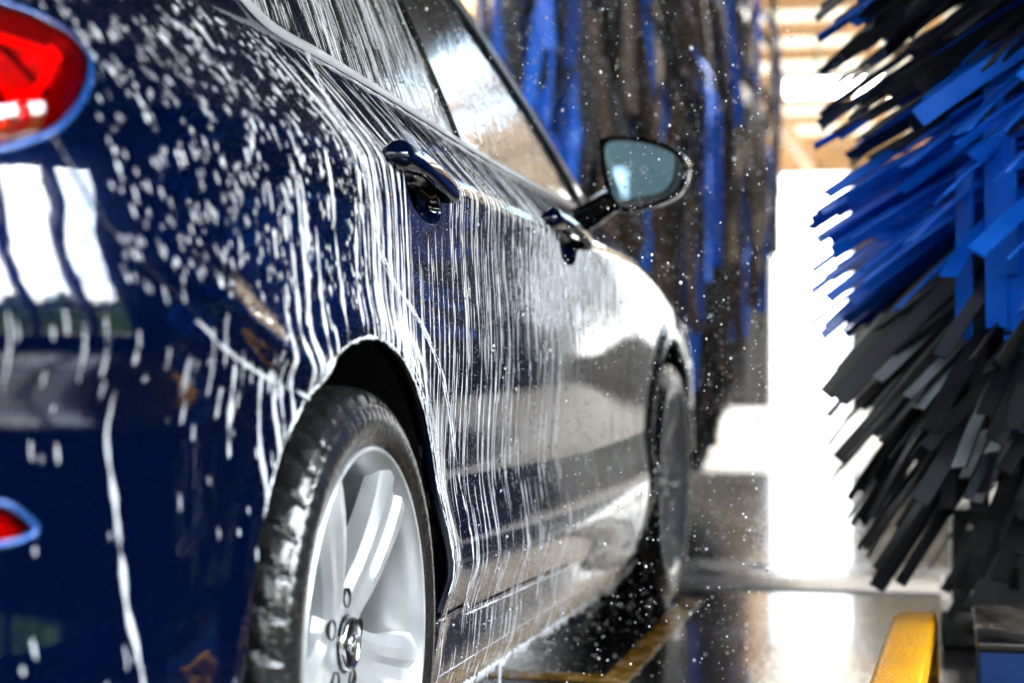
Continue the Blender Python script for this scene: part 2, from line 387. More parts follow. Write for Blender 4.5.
# unseen roof with gaps for light over the wash bay, then open timber rafters towards the exit
struct('ceiling_unseen', MB().box((-3.4, -3.0, 2.72), (2.7, 2.1, 2.82)).box((-3.4, 2.1, 2.72), (-2.5, 4.5, 2.82)).box((-.75, 2.1, 2.72), (2.7, 4.5, 2.82)).box((-3.4, 4.5, 2.72), (2.7, 6.1, 2.82)), M['roofdark'])  # unseen roof; gaps left open to light the brush and whiten window reflections
struct('ceiling_exit', MB().box((-3.4, 8.0, 2.735), (2.7, 17.2, 2.745)), M['sheet'])
k = 3
for y in (6.9, 7.75, 8.62, 9.6, 10.6, 11.8, 13.0, 14.4, 16.0):
    struct('trim_%d' % k, MB().box((-3.3, y-.03, 2.63), (2.7, y+.03, 2.72)), M['wood'], bevel=.006); k += 1
for x in (-1.9, -.62, 1.6):
    struct('trim_%d' % k, MB().box((x-.05, 6.1, 2.46), (x+.05, 17.0, 2.60)), M['wood'], bevel=.006); k += 1
struct('trim_%d' % k, MB().box((-3.4, 17.0, 2.44), (4.2, 17.2, 2.80)), M['wood'], bevel=.01); k += 1
struct('wall_left', MB().box((-3.5, -9.2, 0), (-3.34, 12.0, 2.75)), M['wallgrey'])
struct('wall_exit', MB().box((-3.4, 17.3, 0), (-1.27, 17.46, 2.5)), M['walldark'])
# exit jamb: a timber post with dark cladding, and a brown post on the other side
struct('trim_%d' % k, MB().box((-1.30, 17.05, 0), (-1.04, 17.45, 2.46)), M['walldark'], bevel=.01); k += 1
struct('trim_%d' % k, MB().box((-1.26, 16.9, 1.55), (-1.06, 17.04, 2.44)), M['wood'], bevel=.01); k += 1
struct('wall_front', MB().box((-.02, 16.6, 0), (1.35, 16.9, 2.5)), M['walldark'])
struct('wall_reflect_front', MB().box((1.35, 16.6, 0), (2.66, 16.9, .60)).box((1.85, 16.6, .60), (2.05, 16.9, 2.5)), M['wallgrey'])  # unseen low wall and post added to break up the front door's reflection
struct('trim_%d' % k, MB().box((-.20, 16.5, 0), (.02, 16.9, 2.46)), M['walldark'], bevel=.01); k += 1
struct('wall_backdrop', MB().box((-1.12, -9.2, 0), (4.2, -9.0, 2.75)).box((-3.4, -9.2, 0), (-1.28, -9.0, 2.75)).box((-1.28, -9.2, 0), (-1.12, -9.0, 1.84)).box((-1.28, -9.2, 2.09), (-1.12, -9.0, 2.75)), M['wallteal'])  # unseen wall added to darken the door mirror; its slot makes a bright patch
# right wall: solid beside the spinning brush, open bays between steel posts beside the car's tail
struct('wall_right', MB().box((2.5, 1.3, 0), (2.66, 12.3, 2.75)).box((2.5, -4.2, 0), (2.66, 1.3, .62)).box((2.5, -4.2, 2.3), (2.66, 1.3, 2.75)), M['walldeep'])
struct('wall_shade_right', MB().box((2.5, 12.3, 0), (2.66, 16.9, 1.1)).box((2.5, 13.3, 1.1), (2.66, 13.6, 2.75)).box((2.5, 14.7, 1.1), (2.66, 14.95, 2.75)).box((2.5, 15.8, 1.1), (2.66, 16.0, 2.75)), M['wallgrey'])  # unseen low wall and posts added to shade the floor and patch reflections
for y in (-3.2, -2.1, -1.05, -.1, .65):
    struct('trim_%d' % k, MB().box((2.48, y-.06, .62), (2.68, y+.06, 2.3)), M['steel'], bevel=.008); k += 1
struct('trim_%d' % k, MB().box((2.50, -4.2, 1.34), (2.64, 1.3, 1.41)), M['steel'], bevel=.006); k += 1

# lamp hanging under the rafters
lamp = empty('ceiling_lamp', (.35, 9.15, 2.24))
tag(lamp, 'bright white strip lamp hanging under the timber rafters near the exit', 'lamp')
MB().box((-.62, -.05, .045), (.7, .05, .10)).build('lamp_housing', M['pale'], lamp, bevel=.01)
MB().tube([(-.58, 0, 0), (.66, 0, 0)], .055, 16).build('lamp_tube', M['lampwhite'], lamp, smooth=True, auto=50)
for x in (-.4, .5): MB().tube([(x, 0, .10), (x, 0, .36)], .008, 8).build('hanger', M['steel'], lamp, smooth=True)
# ------------------------------------------------------------------ car
car = empty('car', (0, 0, 0))
tag(car, 'dark blue four-door sedan streaming with white soap foam in a car wash', 'car')

ZT_Y=[-1.0,-.6,-.4,-.15,.1,.4,.8,1.2,1.45,1.565,1.70,1.865,2.0,2.179,2.3]
ZT_Z=[1.085,1.11,1.155,1.265,1.36,1.42,1.445,1.44,1.428,1.402,1.298,1.176,1.10,1.008,.984]
def z_top(y):
    y=np.asarray(y,float); return np.where(y<2.3,np.interp(y,ZT_Y,ZT_Z),belt_z(np.maximum(y,2.3)))
def arc(cy, cz, a0, a1, r=ARCH_R, n=60):
    return [(cy+r*math.cos(a), cz+r*math.sin(a)) for a in np.linspace(a0, a1, n)]
def smooth_poly(pts, n=8, closed=False):
    """catmull-rom through points"""
    P=np.array(pts,float); N=len(P); out=[]
    for i in range(N if closed else N-1):
        p0=P[(i-1)%N] if closed else P[max(i-1,0)]; p1=P[i]; p2=P[(i+1)%N]; p3=P[(i+2)%N] if closed else P[min(i+2,N-1)]
        for t in np.arange(n)/n:
            out.append(tuple(.5*((2*p1)+(-p0+p2)*t+(2*p0-5*p1+4*p2-p3)*t*t+(-p0+3*p1-3*p2+p3)*t**3)))
    if not closed: out.append(tuple(P[-1]))
    return out
def top_line(y0, y1, n=60): return [(y, float(z_top(y))) for y in np.linspace(y0, y1, n)]

BELT=[(.2,1.083),(.284,1.078),(.582,1.056),(.968,1.026),(1.496,.999),(2.09,.988),(2.2,.987)]
BUMP_SEAM=smooth_poly([(-.645,.868),(-.603,.792),(-.534,.737),(-.462,.697),(-.399,.676),(-.297,.652),(-.206,.631)])
LAMP=smooth_poly([(-.549,.966),(-.552,.947),(-.576,.92),(-.609,.893),(-.641,.873),(-.677,.86),(-.722,.849),(-.85,.838),(-1.0,.842),(-1.10,.87),(-1.13,.92),(-1.08,.965),(-.95,.995),(-.80,1.008),(-.70,1.006),(-.62,.997),(-.587,.992),(-.561,.982)],6,True)
REFL=smooth_poly([(-.675,.529),(-.69,.521),(-.72,.518),(-.80,.516),(-.90,.520),(-.93,.535),(-.90,.556),(-.80,.560),(-.72,.556),(-.693,.546)],5,True)
DOOR_REAR=smooth_poly([(.2,1.083),(.09,1.01),(.035,.94),(.05,.85),(.12,.775),(.25,.72),(.36,.655),(.45,.56),(.50,.46),(.512,.38),(.525,.315),(.565,.286)])
MID=smooth_poly([(.985,1.025),(1.06,.93),(1.095,.87),(1.135,.78),(1.155,.675),(1.152,.58),(1.115,.40),(1.075,.272)])
DOOR_FRONT=smooth_poly([(2.2,.987),(2.16,.85),(2.11,.7),(2.10,.5),(2.13,.35),(2.16,.233)])
W_OPEN_REAR=smooth_poly([(.2,1.345),(.06,1.275),(-.02,1.22),(-.042,1.175),(-.018,1.128),(.05,1.098),(.12,1.087),(.2,1.083)])
W_TOP=smooth_poly([(.2,1.345),(.4,1.39),(.8,1.412),(1.2,1.408),(1.42,1.392),(1.52,1.365),(1.65,1.275),(1.82,1.165),(2.09,.990)])

def poly_np(p): return np.asarray(p,float)
def densify(P, step):
    out=[]
    for a,b in zip(P,np.roll(P,-1,0)):
        n=max(1,int(math.ceil(np.hypot(*(b-a))/step)))
        for k in range(n): out.append(a+(b-a)*k/n)
    return np.array(out)
def area2(P): return .5*np.sum(P[:,0]*np.roll(P[:,1],-1)-np.roll(P[:,0],-1)*P[:,1])
def inside(P, Q):
    """points Q inside polygon P"""
    r=np.zeros(len(Q),bool); x=Q[:,0]; y=Q[:,1]
    for (x0,y0),(x1,y1) in zip(P,np.roll(P,-1,0)):
        c=(y0>y)!=(y1>y)
        if y1!=y0: r^=c&(x<(x1-x0)*(y-y0)/(y1-y0)+x0)
    return r
def edge_normals(P):
    t=np.roll(P,-1,0)-np.roll(P,1,0); l=np.linalg.norm(t,axis=1,keepdims=True)+1e-9
    return np.stack([t[:,1],-t[:,0]],1)/l            # outward for CCW
def clean(P, tol=1e-4):
    keep=[p for i,p in enumerate(P) if np.hypot(*(p-P[i-1]))>tol]; return np.array(keep)
MIRX=-2*HALF
def panel(name, poly, m, parent, holes=(), step=.011, off=0.0, lip=.012, gap=.0023, mirror=False, both=True, bulge=None, label=None, names=None):
    P=clean(poly_np(poly))
    if area2(P)<0: P=P[::-1]
    P=densify(P,step); P=P-edge_normals(P)*gap
    loops=[P]
    for h in holes:
        H=clean(poly_np(h))
        if area2(H)<0: H=H[::-1]
        H=densify(H,step*.7); loops.append((H+edge_normals(H)*gap)[::-1])
    lo=P.min(0); hi=P.max(0)
    gx=np.arange(lo[0],hi[0],step); gz=np.arange(lo[1],hi[1],step*.87)
    G=np.array([(x+(step/2 if j%2 else 0),z) for j,z in enumerate(gz) for x in gx])+RNG.uniform(-.0004,.0004,(len(gx)*len(gz),2)) if len(gx)*len(gz) else np.zeros((0,2))
    ok=inside(P,G)
    for H in loops[1:]: ok&=~inside(H,G)
    G=G[ok]
    B=np.concatenate(loops)
    # drop grid points hugging the boundary
    keep=np.ones(len(G),bool)
    for s in range(0,len(G),2000):
        d=((G[s:s+2000,None]-B[None])**2).sum(-1).min(1); keep[s:s+2000]=d>(step*.45)**2
    G=G[keep]; A=np.concatenate([B,G]); ed=[]; b=0
    for L in loops: ed+=[(b+i,b+(i+1)%len(L)) for i in range(len(L))]; b+=len(L)
    r=delaunay_2d_cdt([Vector(p) for p in A],ed,[],0,1e-7)
    Q=np.array([tuple(v) for v in r[0]]); T=np.array([f for f in r[2] if len(f)==3])
    C=Q[T].mean(1); ok=inside(P,C)
    for H in loops[1:]: ok&=~inside(H,C)
    T=T[ok]
    e1=Q[T[:,1]]-Q[T[:,0]]; e2=Q[T[:,2]]-Q[T[:,0]]; fl=(e1[:,0]*e2[:,1]-e1[:,1]*e2[:,0])<0; T[fl]=T[fl][:,::-1]
    S=surf(Q[:,0],Q[:,1]); N=nrm(Q[:,0],Q[:,1])
    h=off if bulge is None else off+bulge(Q)
    V=S+N*(h if np.isscalar(h) else h[:,None])
    if bulge is not None:
        e=.003
        def pt(q): return surf(q[:,0],q[:,1])+nrm(q[:,0],q[:,1])*(off+bulge(q))[:,None]
        N=np.cross(pt(Q+[e,0])-pt(Q-[e,0]),pt(Q+[0,e])-pt(Q-[0,e])); N/=np.linalg.norm(N,axis=1,keepdims=True)
    Vs=[V]; Ns=[N]; F=[tuple(t) for t in T]; base=len(V)
    if lip:
        for L in loops:
            n=len(L); ou=edge_normals(L)
            s=surf(L[:,0],L[:,1]); nn=nrm(L[:,0],L[:,1]); e=.002
            o3=surf(L[:,0]+ou[:,0]*e,L[:,1]+ou[:,1]*e)-s; o3-=nn*(o3*nn).sum(1,keepdims=True); o3/=np.linalg.norm(o3,axis=1,keepdims=True)+1e-9
            ho=off if bulge is None else (off+bulge(L))[:,None]
            v0=s+nn*ho; v1=v0+o3*.0007-nn*.0007; v2=v0+o3*.0009-nn*lip
            Vs+=[v0,v1,v1,v2]; nb=(nn+o3); nb/=np.linalg.norm(nb,axis=1,keepdims=True); Ns+=[nn,nb,nb,o3]
            for i in range(n):
                j=(i+1)%n
                F.append((base+i,base+n+i,base+n+j,base+j)); F.append((base+2*n+i,base+3*n+i,base+3*n+j,base+2*n+j))
            base+=4*n
    V=np.concatenate(Vs); N=np.concatenate(Ns)
    Vm=V.copy(); Vm[:,0]=MIRX-Vm[:,0]; Nm=N.copy(); Nm[:,0]*=-1; Fm=[f[::-1] for f in F]
    if mirror:      # one part across the whole car
        k=len(V); o=mesh_np(name,np.concatenate([V,Vm]),F+[tuple(i+k for i in f) for f in Fm],m,parent,True,np.concatenate([N,Nm]))
    else:
        o=mesh_np(name,V,F,m,parent,True,N)
        if both: mesh_np(name,Vm,Fm,m,parent[1] if isinstance(parent,tuple) else parent,True,Nm)
    if label: o['label']=label
    return o

# --- outer skin, panel by panel
ia=int(np.argmin([np.hypot(p[0]+.645,p[1]-.868) for p in LAMP]))           # lamp corner where the bumper seam starts
it=int(np.argmin([np.hypot(p[0]+1.08,p[1]-.965) for p in LAMP]))
L1=LAMP[ia::-1]+LAMP[:it-1:-1]                                              # from the seam over the tip to the lamp's top rear
a_q=math.atan2(.631-.3186,-.206); 
quarter=arc(0,.3186,a_q,math.asin((.297-.3186)/ARCH_R),n=90)+[(.525,.297)]+DOOR_REAR[::-1][8:]+W_OPEN_REAR[::-1]+[(.2,float(z_top(.2)))]+top_line(.19,-.86,60)+[(-1.13,1.085),(-1.10,.985)]+L1[::-1][1:]+BUMP_SEAM[1:-1]
panel('quarter_panel',quarter,M['paint'],car)
bump=BUMP_SEAM[::-1][:-1]+LAMP[ia:it:1][:int((it-ia)*.72)]+[(-1.16,.845),(U_REAR,.845),(U_REAR,.21),(-1.0,.205)]+[(u,.20) for u in np.linspace(-.9,-.38,12)]+arc(0,.3186,math.pi+math.asin(.1186/ARCH_R),a_q,n=50)
panel('rear_bumper',bump,M['paint'],car,holes=[REFL],mirror=True)
lid=[(-1.135,1.085),(-1.105,.985),(-1.135,.93),(-1.12,.875),(-1.17,.849),(U_REAR,.849),(U_REAR,1.085)]
panel('trunk_face',lid,M['paint'],car,mirror=True,step=.02)
HANDLE=[(.137,.397,.932,.895),(1.10,1.42,.912,.878)]
def cup_poly(h):
    c=((h[0]+h[1])/2+.03,(h[2]+h[3])/2-.026); a=math.atan2(h[3]-h[2],h[1]-h[0])
    return [(c[0]+.082*math.cos(t)*math.cos(a)-.030*math.sin(t)*math.sin(a),c[1]+.082*math.cos(t)*math.sin(a)+.030*math.sin(t)*math.cos(a)) for t in np.linspace(0,2*math.pi,36,endpoint=False)]
rear_door=panel('rear_door',DOOR_REAR[::-1]+BELT[1:4]+MID[1:],M['paint'],car,holes=[cup_poly(HANDLE[0])])
front_door=panel('front_door',MID[::-1]+BELT[4:]+DOOR_FRONT[1:],M['paint'],car,holes=[cup_poly(HANDLE[1])])
fend=DOOR_FRONT[::-1]+[(y,float(belt_z(y))) for y in np.linspace(2.22,3.2,30)]+[(3.2,.5),(3.06,.42)]+arc(2.65,.3186,math.asin(.1/ARCH_R),math.pi+math.asin((.3186-.234)/ARCH_R),n=90)
panel('front_fender',fend,M['paint'],car)
fb=[(3.2,.5),(3.2,float(belt_z(3.2)))]+[(u,float(belt_z(plan(u)[0]))) for u in np.linspace(3.25,U_FRONT,40)]+[(U_FRONT,.16)]+[(u,.16) for u in np.linspace(3.9,3.05,20)]+arc(2.65,.3186,-math.asin(.1586/ARCH_R),math.asin(.1/ARCH_R),n=40)+[(3.06,.42)]
panel('front_bumper',fb,M['paint'],car,mirror=True,step=.02)
rock=[(.374*math.cos(math.asin((.293-.3186)/ARCH_R)),.293),(.525,.293),(.565,.283),(1.075,.269),(1.7,.250),(2.16,.230)]+[(2.65-.374*math.cos(math.asin((.3186-.230)/ARCH_R)),.230)]+arc(2.65,.3186,math.pi+math.asin((.3186-.232)/ARCH_R),math.pi+math.asin((.3186-.142)/ARCH_R),n=14)[1:]+[(1.8,.138),(1.1,.148),(.6,.153)]+arc(0,.3186,-math.asin((.3186-.155)/ARCH_R),math.asin((.293-.3186)/ARCH_R),n=14)[:-1]
panel('rocker_panel',rock,M['paint'],car)
rail=top_line(.2,2.179,90)+[(2.09,.990)]+W_TOP[::-1][1:]
panel('roof_rail',rail,M['paint'],car)
# window opening: black surround with three panes, bright trim along the sill
opening=W_OPEN_REAR[::-1]+W_TOP[1:]+[(2.09,.988),(1.496,.999),(.968,1.026),(.582,1.056),(.284,1.078)]
G1=smooth_poly([(.115,1.290),(.03,1.23),(.0,1.18),(.02,1.138),(.07,1.108),(.125,1.099),(.172,1.097),(.150,1.19)],6,True)
G2=[(.262,1.088),(.245,1.13),(.225,1.21),(.205,1.30),(.22,1.335),(.4,1.375),(.8,1.398),(.86,1.398),(.878,1.28),(.893,1.175),(.938,1.038),(.582,1.066)]
G3=[(1.085,1.030),(1.105,1.18),(1.03,1.30),(1.01,1.397),(1.2,1.396),(1.41,1.380),(1.49,1.352),(1.62,1.262),(1.79,1.152),(2.02,1.006),(1.496,1.010)]
G3=[(1.085,1.030),(1.075,1.18),(1.03,1.30),(1.01,1.397),(1.2,1.396),(1.41,1.380),(1.49,1.352),(1.62,1.262),(1.79,1.152),(2.02,1.003),(1.496,1.010)]
panel('window_surround',opening,M['black'],car,holes=[G1,G2,G3],off=-.003,lip=.006,gap=.0006)
for g in (G1,G2,G3): panel('side_window',g,M['glass'],car,off=-.006,lip=0,gap=-.003,step=.02)
# blue door-frame edge between the quarter glass and the rear door glass; brown-black pillar strip
panel('door_frame',[(.205,1.09),(.225,1.088),(.215,1.15),(.19,1.26),(.178,1.32),(.160,1.31),(.172,1.24),(.195,1.16)],M['paint'],car,off=.001,lip=.004,step=.008)
panel('center_pillar',[(.955,1.034),(.912,1.172),(.896,1.28),(.88,1.398),(.99,1.397),(1.01,1.30),(1.06,1.172),(1.068,1.030)],M['black'],car,off=.002,lip=.004,step=.012)
def along(pts, off=0.0):
    Q=np.array(pts); return surf(Q[:,0],Q[:,1])+nrm(Q[:,0],Q[:,1])*off
def trim_tube(name, pts, r, m, flat=1.0, off=.001):
    Q=np.array(pts); P=along(pts,off); mb=MB(); N=nrm(Q[:,0],Q[:,1]); n=8; rings=[]
    for i in range(len(P)):
        t=P[min(i+1,len(P)-1)]-P[max(i-1,0)]; t/=np.linalg.norm(t); b=np.cross(t,N[i])
        rings.append([tuple(P[i]+(b*math.cos(2*math.pi*k/n)*flat+N[i]*math.sin(2*math.pi*k/n))*r) for k in range(n)])
    mb.loft(rings); mb2=MB(); mb2.loft([[(MIRX-p[0],p[1],p[2]) for p in r_] for r_ in rings])
    o=mb.build(name,m,car,smooth=True,auto=60); mb2.build(name,m,car,smooth=True,auto=60); return o
o=trim_tube('window_trim',smooth_poly(W_OPEN_REAR+BELT[1:6],3),.0050,M['satin'],1.9,.002); o['label']='bright metal strip along the window sill'
trim_tube('roof_trim',W_TOP[::2],.004,M['satin'],1.6,.002)
trim_tube('pillar_edge',top_line(1.5,2.16,30),.006,M['satin'],1.0,-.004)

# roof, hood, lid, screens: crowned bands between the two roof lines
def band(name, y0, y1, h, m, n=24, parent=car, off=0.0, ext=0.0):
    V=[]; F=[]; nx=21
    for i,y in enumerate(np.linspace(y0,y1,n)):
        z=float(z_top(y)); yy,dx=plan(y) if y>YB else (y,0); p=surf(np.array(y+0.0),np.array(z)); xr=p[0]; yr=p[1]
        for j in range(nx):
            s=-1+2*j/(nx-1); V.append((-HALF+s*(HALF+xr),yr+ (.10 if y>2.2 else 0)*(1-s*s)*(y-2.2 if y>2.2 else 0),z+h*(1-abs(s)**2.2)+off))
    for i in range(n-1):
        for j in range(nx-1): F.append((i*nx+j,i*nx+j+1,(i+1)*nx+j+1,(i+1)*nx+j))
    return MB().raw(V,F).build(name,m,parent,smooth=True)
band('trunk_lid',-.86,-.45,.03,M['paint']); band('rear_screen',-.45,.22,.05,M['glass']); band('roof',.22,1.46,.045,M['paint'])
band('windshield',1.46,2.2,.07,M['glass']); band('hood',2.2,3.5,.06,M['paint'],30)
# dark inner body behind the panel gaps
V=[];F=[]; us=np.linspace(U_REAR+.01,U_FRONT-.01,180); zs=np.linspace(.22,.98,40)
U_,Z_=np.meshgrid(us,zs,indexing='ij'); Yp=plan(U_)[0]
S_=surf(U_,np.minimum(Z_,belt_z(Yp)-.015))-nrm(U_,np.minimum(Z_,belt_z(Yp)-.015))*.024
W_=np.ones_like(U_,bool)
for wy,wz in WHEELS: W_&=np.hypot(Yp-wy,Z_-wz)>.40
idx=np.arange(U_.size).reshape(U_.shape)
for i in range(len(us)-1):
    for j in range(len(zs)-1):
        if W_[i,j] and W_[i+1,j] and W_[i,j+1] and W_[i+1,j+1]: F.append((idx[i,j],idx[i+1,j],idx[i+1,j+1],idx[i,j+1]))
S_=S_.reshape(-1,3); Sm=S_.copy(); Sm[:,0]=MIRX-Sm[:,0]; k_=len(S_)
mesh_np('inner_body',np.concatenate([S_,Sm]),F+[tuple(q+k_ for q in f) for f in F],M['matte'],car)
MB().box((-1.72,-.85,.20),(-.08,-.44,.26)).box((-1.5,-.5,.20),(-.3,.5,.26)).box((-1.74,.44,.17),(-.06,2.22,.24)).box((-1.5,2.2,.2),(-.3,3.1,.26)).build('underbody',M['matte'],car,bevel=.02)
# wheel-well liners
for wy,wz in WHEELS:
    for sx in (0,1):
        mb=MB(); rings=[]
        for x,r in ((-.014,.3825),(-.05,.40),(-.30,.40),(-.33,.30),(-.335,.08)):
            ring=[]
            for a in np.linspace(math.radians(-22),math.radians(202),50):
                ring.append(((MIRX-x) if sx else x, wy+r*math.cos(a), wz+r*math.sin(a)))
            rings.append(ring)
        mb.loft(rings,False,False); o=mb.build('wheel_liner',M['matte'],car,smooth=True,auto=50)
# seats and cabin floor seen through the panes
MB().box((-1.66,-.3,.44),(-.14,2.1,.50)).build('cabin_floor',M['matte'],car)
MB().box((-1.62,1.95,.5),(-.2,2.2,.96)).build('dashboard',M['matte'],car,bevel=.05)
for x in (-.52,-1.28):
    for y,tilt in ((1.02,-.28),(.12,-.3)):
        Mx=Matrix.Translation((x,y,.62))@Matrix.Rotation(tilt,4,'X')
        mb=MB(); mb.box((-.25,-.07,-.1),(.25,.07,.52),Mx); mb.box((-.12,-.05,.56),(.12,.05,.74),Mx); mb.box((-.25,0,-.12),(.25,.5,.04),Matrix.Translation((x,y,.62)))
        mb.build('seat',M['seat'],car,bevel=.035,seg=3)

# --- tail lamp
def sdf_poly(P):
    P=np.asarray(P); A=P; B=np.roll(P,-1,0)
    def f(Q):
        out=np.empty(len(Q))
        for s in range(0,len(Q),1500):
            q=Q[s:s+1500,None]; ab=(B-A)[None]; t=np.clip(((q-A[None])*ab).sum(-1)/((ab**2).sum(-1)+1e-12),0,1)
            out[s:s+1500]=np.sqrt(((q-(A[None]+ab*t[...,None]))**2).sum(-1).min(1))
        return out*np.where(inside(P,Q),1,-1)
    return f
LS=sdf_poly(LAMP)
def inset(poly, d):
    P=densify(poly_np(poly),.006); P=P if area2(P)>0 else P[::-1]; return P-edge_normals(P)*d
lampo=panel('tail_lamp',inset(LAMP,.007).tolist(),M['lens_red'],car,step=.008,lip=0,gap=0,both=False,bulge=lambda q:.014*(1-np.exp(-np.maximum(LS(q),0)/.02)))
lampo['label']='red tail lamp lens'
def ringstrip(name, poly, d0, d1, o0, o1, m, parent):
    A_=inset(poly,d0); B_=inset(poly,d1); n=len(A_)
    a=surf(A_[:,0],A_[:,1])+nrm(A_[:,0],A_[:,1])*o0; b=surf(B_[:,0],B_[:,1])+nrm(B_[:,0],B_[:,1])*o1
    return mesh_np(name,np.concatenate([a,b]),[(i,(i+1)%n,n+(i+1)%n,n+i) for i in range(n)],m,parent)
def looptube(name, P2, r, off, m, parent, flat=1.0):
    P=surf(P2[:,0],P2[:,1])+nrm(P2[:,0],P2[:,1])*off; N=nrm(P2[:,0],P2[:,1]); n=10; V=[]; F=[]; k=len(P)
    for i in range(k):
        t=P[(i+1)%k]-P[i-1]; t/=np.linalg.norm(t); b=np.cross(t,N[i])
        V+=[P[i]+(b*math.cos(2*math.pi*j/n)*flat+N[i]*math.sin(2*math.pi*j/n))*r for j in range(n)]
    for i in range(k):
        for j in range(n): F.append((i*n+j,i*n+(j+1)%n,((i+1)%k)*n+(j+1)%n,((i+1)%k)*n+j))
    return mesh_np(name,np.array(V),F,m,parent)
o=looptube('lamp_rim',inset(LAMP,.0025),.0042,-.001,M['rim'],lampo); o['label']='rim around the red lamp, coloured bright blue like a lit edge'
ringstrip('lamp_border',LAMP,.008,.024,-.002,-.016,M['lamp_dark'],lampo)
panel('lamp_back',inset(LAMP,.022).tolist(),M['lamp_in'],lampo,step=.012,off=-.020,lip=0,gap=0,both=False,bulge=lambda q:.006*np.sin(q[:,0]*95+q[:,1]*40))
looptube('light_guide',inset(LAMP,.034),.004,-.010,M['lamp_bright'],lampo)
o=panel('bumper_reflector',inset(REFL,.004).tolist(),M['lens_red'],car,step=.006,off=-.002,lip=0,gap=0,both=False); o['label']='red reflector low on the bumper'
panel('reflector_back',inset(REFL,.002).tolist(),M['lamp_in'],o,step=.01,off=-.012,lip=0,gap=0,both=False)
looptube('reflector_rim',inset(REFL,.001),.003,.0,M['rim'],o)

def mirror_copy(o, parent):
    """the same part on the car's other flank"""
    me=o.data.copy()
    for v in me.vertices: v.co.x=MIRX-v.co.x
    me.flip_normals(); c=o.copy(); c.data=me; c.parent=parent; COL.objects.link(c)
    for ch in list(o.children): mirror_copy(ch, c)
    return c
for part_ in (lampo,o): mirror_copy(part_, car)

# --- door handles: bar on two feet over a scooped recess
def handle(h, door):
    a=np.array([h[0],h[2]]); b=np.array([h[1],h[3]]); n=34; rings=[]
    tn=(surf(*(b))-surf(*(a))); tn/=np.linalg.norm(tn)
    for i,t in enumerate((1-np.cos(np.linspace(0,math.pi,n)))/2):
        q=a+(b-a)*t; q=q+np.array([0,.004*math.sin(math.pi*t)])
        p=surf(q[0],q[1]); nn=nrm(q[0],q[1])
        cap=min(1,math.sqrt(max(0,1-(1-min(t/.12,1))**2)))*min(1,math.sqrt(max(0,1-(1-min((1-t)/.10,1))**2)))
        w=(.0195-.007*t)*max(cap,.05); top=.030*max(cap,.05)**.8
        bot=-.004 if (t<.30 or t>.90) else .014
        bot=bot if not .24<t<.36 else -.004+.018*(t-.24)/.12
        bot=bot if not .84<t<.93 else .014-.018*(t-.84)/.09
        up=np.cross(nn,tn); up/=np.linalg.norm(up)
        mid=(top+bot)/2; hh=(top-bot)/2; ring=[]
        for k in range(18):
            c=math.cos(2*math.pi*k/18); s_=math.sin(2*math.pi*k/18)
            ring.append(tuple(p+nn*(mid+hh*math.copysign(abs(s_)**.7,s_))+up*w*math.copysign(abs(c)**.7,c)))
        rings.append(ring)
    o=MB().loft(rings).build('door_handle',M['paint'],door,smooth=True,auto=70)
    C=np.array(cup_poly(h)); cc=C.mean(0); V=[];F=[];K=len(C); rr=[1.06,1.0,.9,.72,.45,.15]; dd=[-.001,-.003,-.010,-.017,-.021,-.022]
    for s,d in zip(rr,dd):
        q=cc+(C-cc)*s; V+=list(surf(q[:,0],q[:,1])+nrm(q[:,0],q[:,1])*(d-.0005))
    for i in range(len(rr)-1):
        for k in range(K): F.append((i*K+k,i*K+(k+1)%K,(i+1)*K+(k+1)%K,(i+1)*K+k))
    F.append(tuple((len(rr)-1)*K+k for k in range(K)))
    mesh_np('handle_recess',np.array(V),F,M['paint'],door)
    return o
handle(HANDLE[0],rear_door); handle(HANDLE[1],front_door)

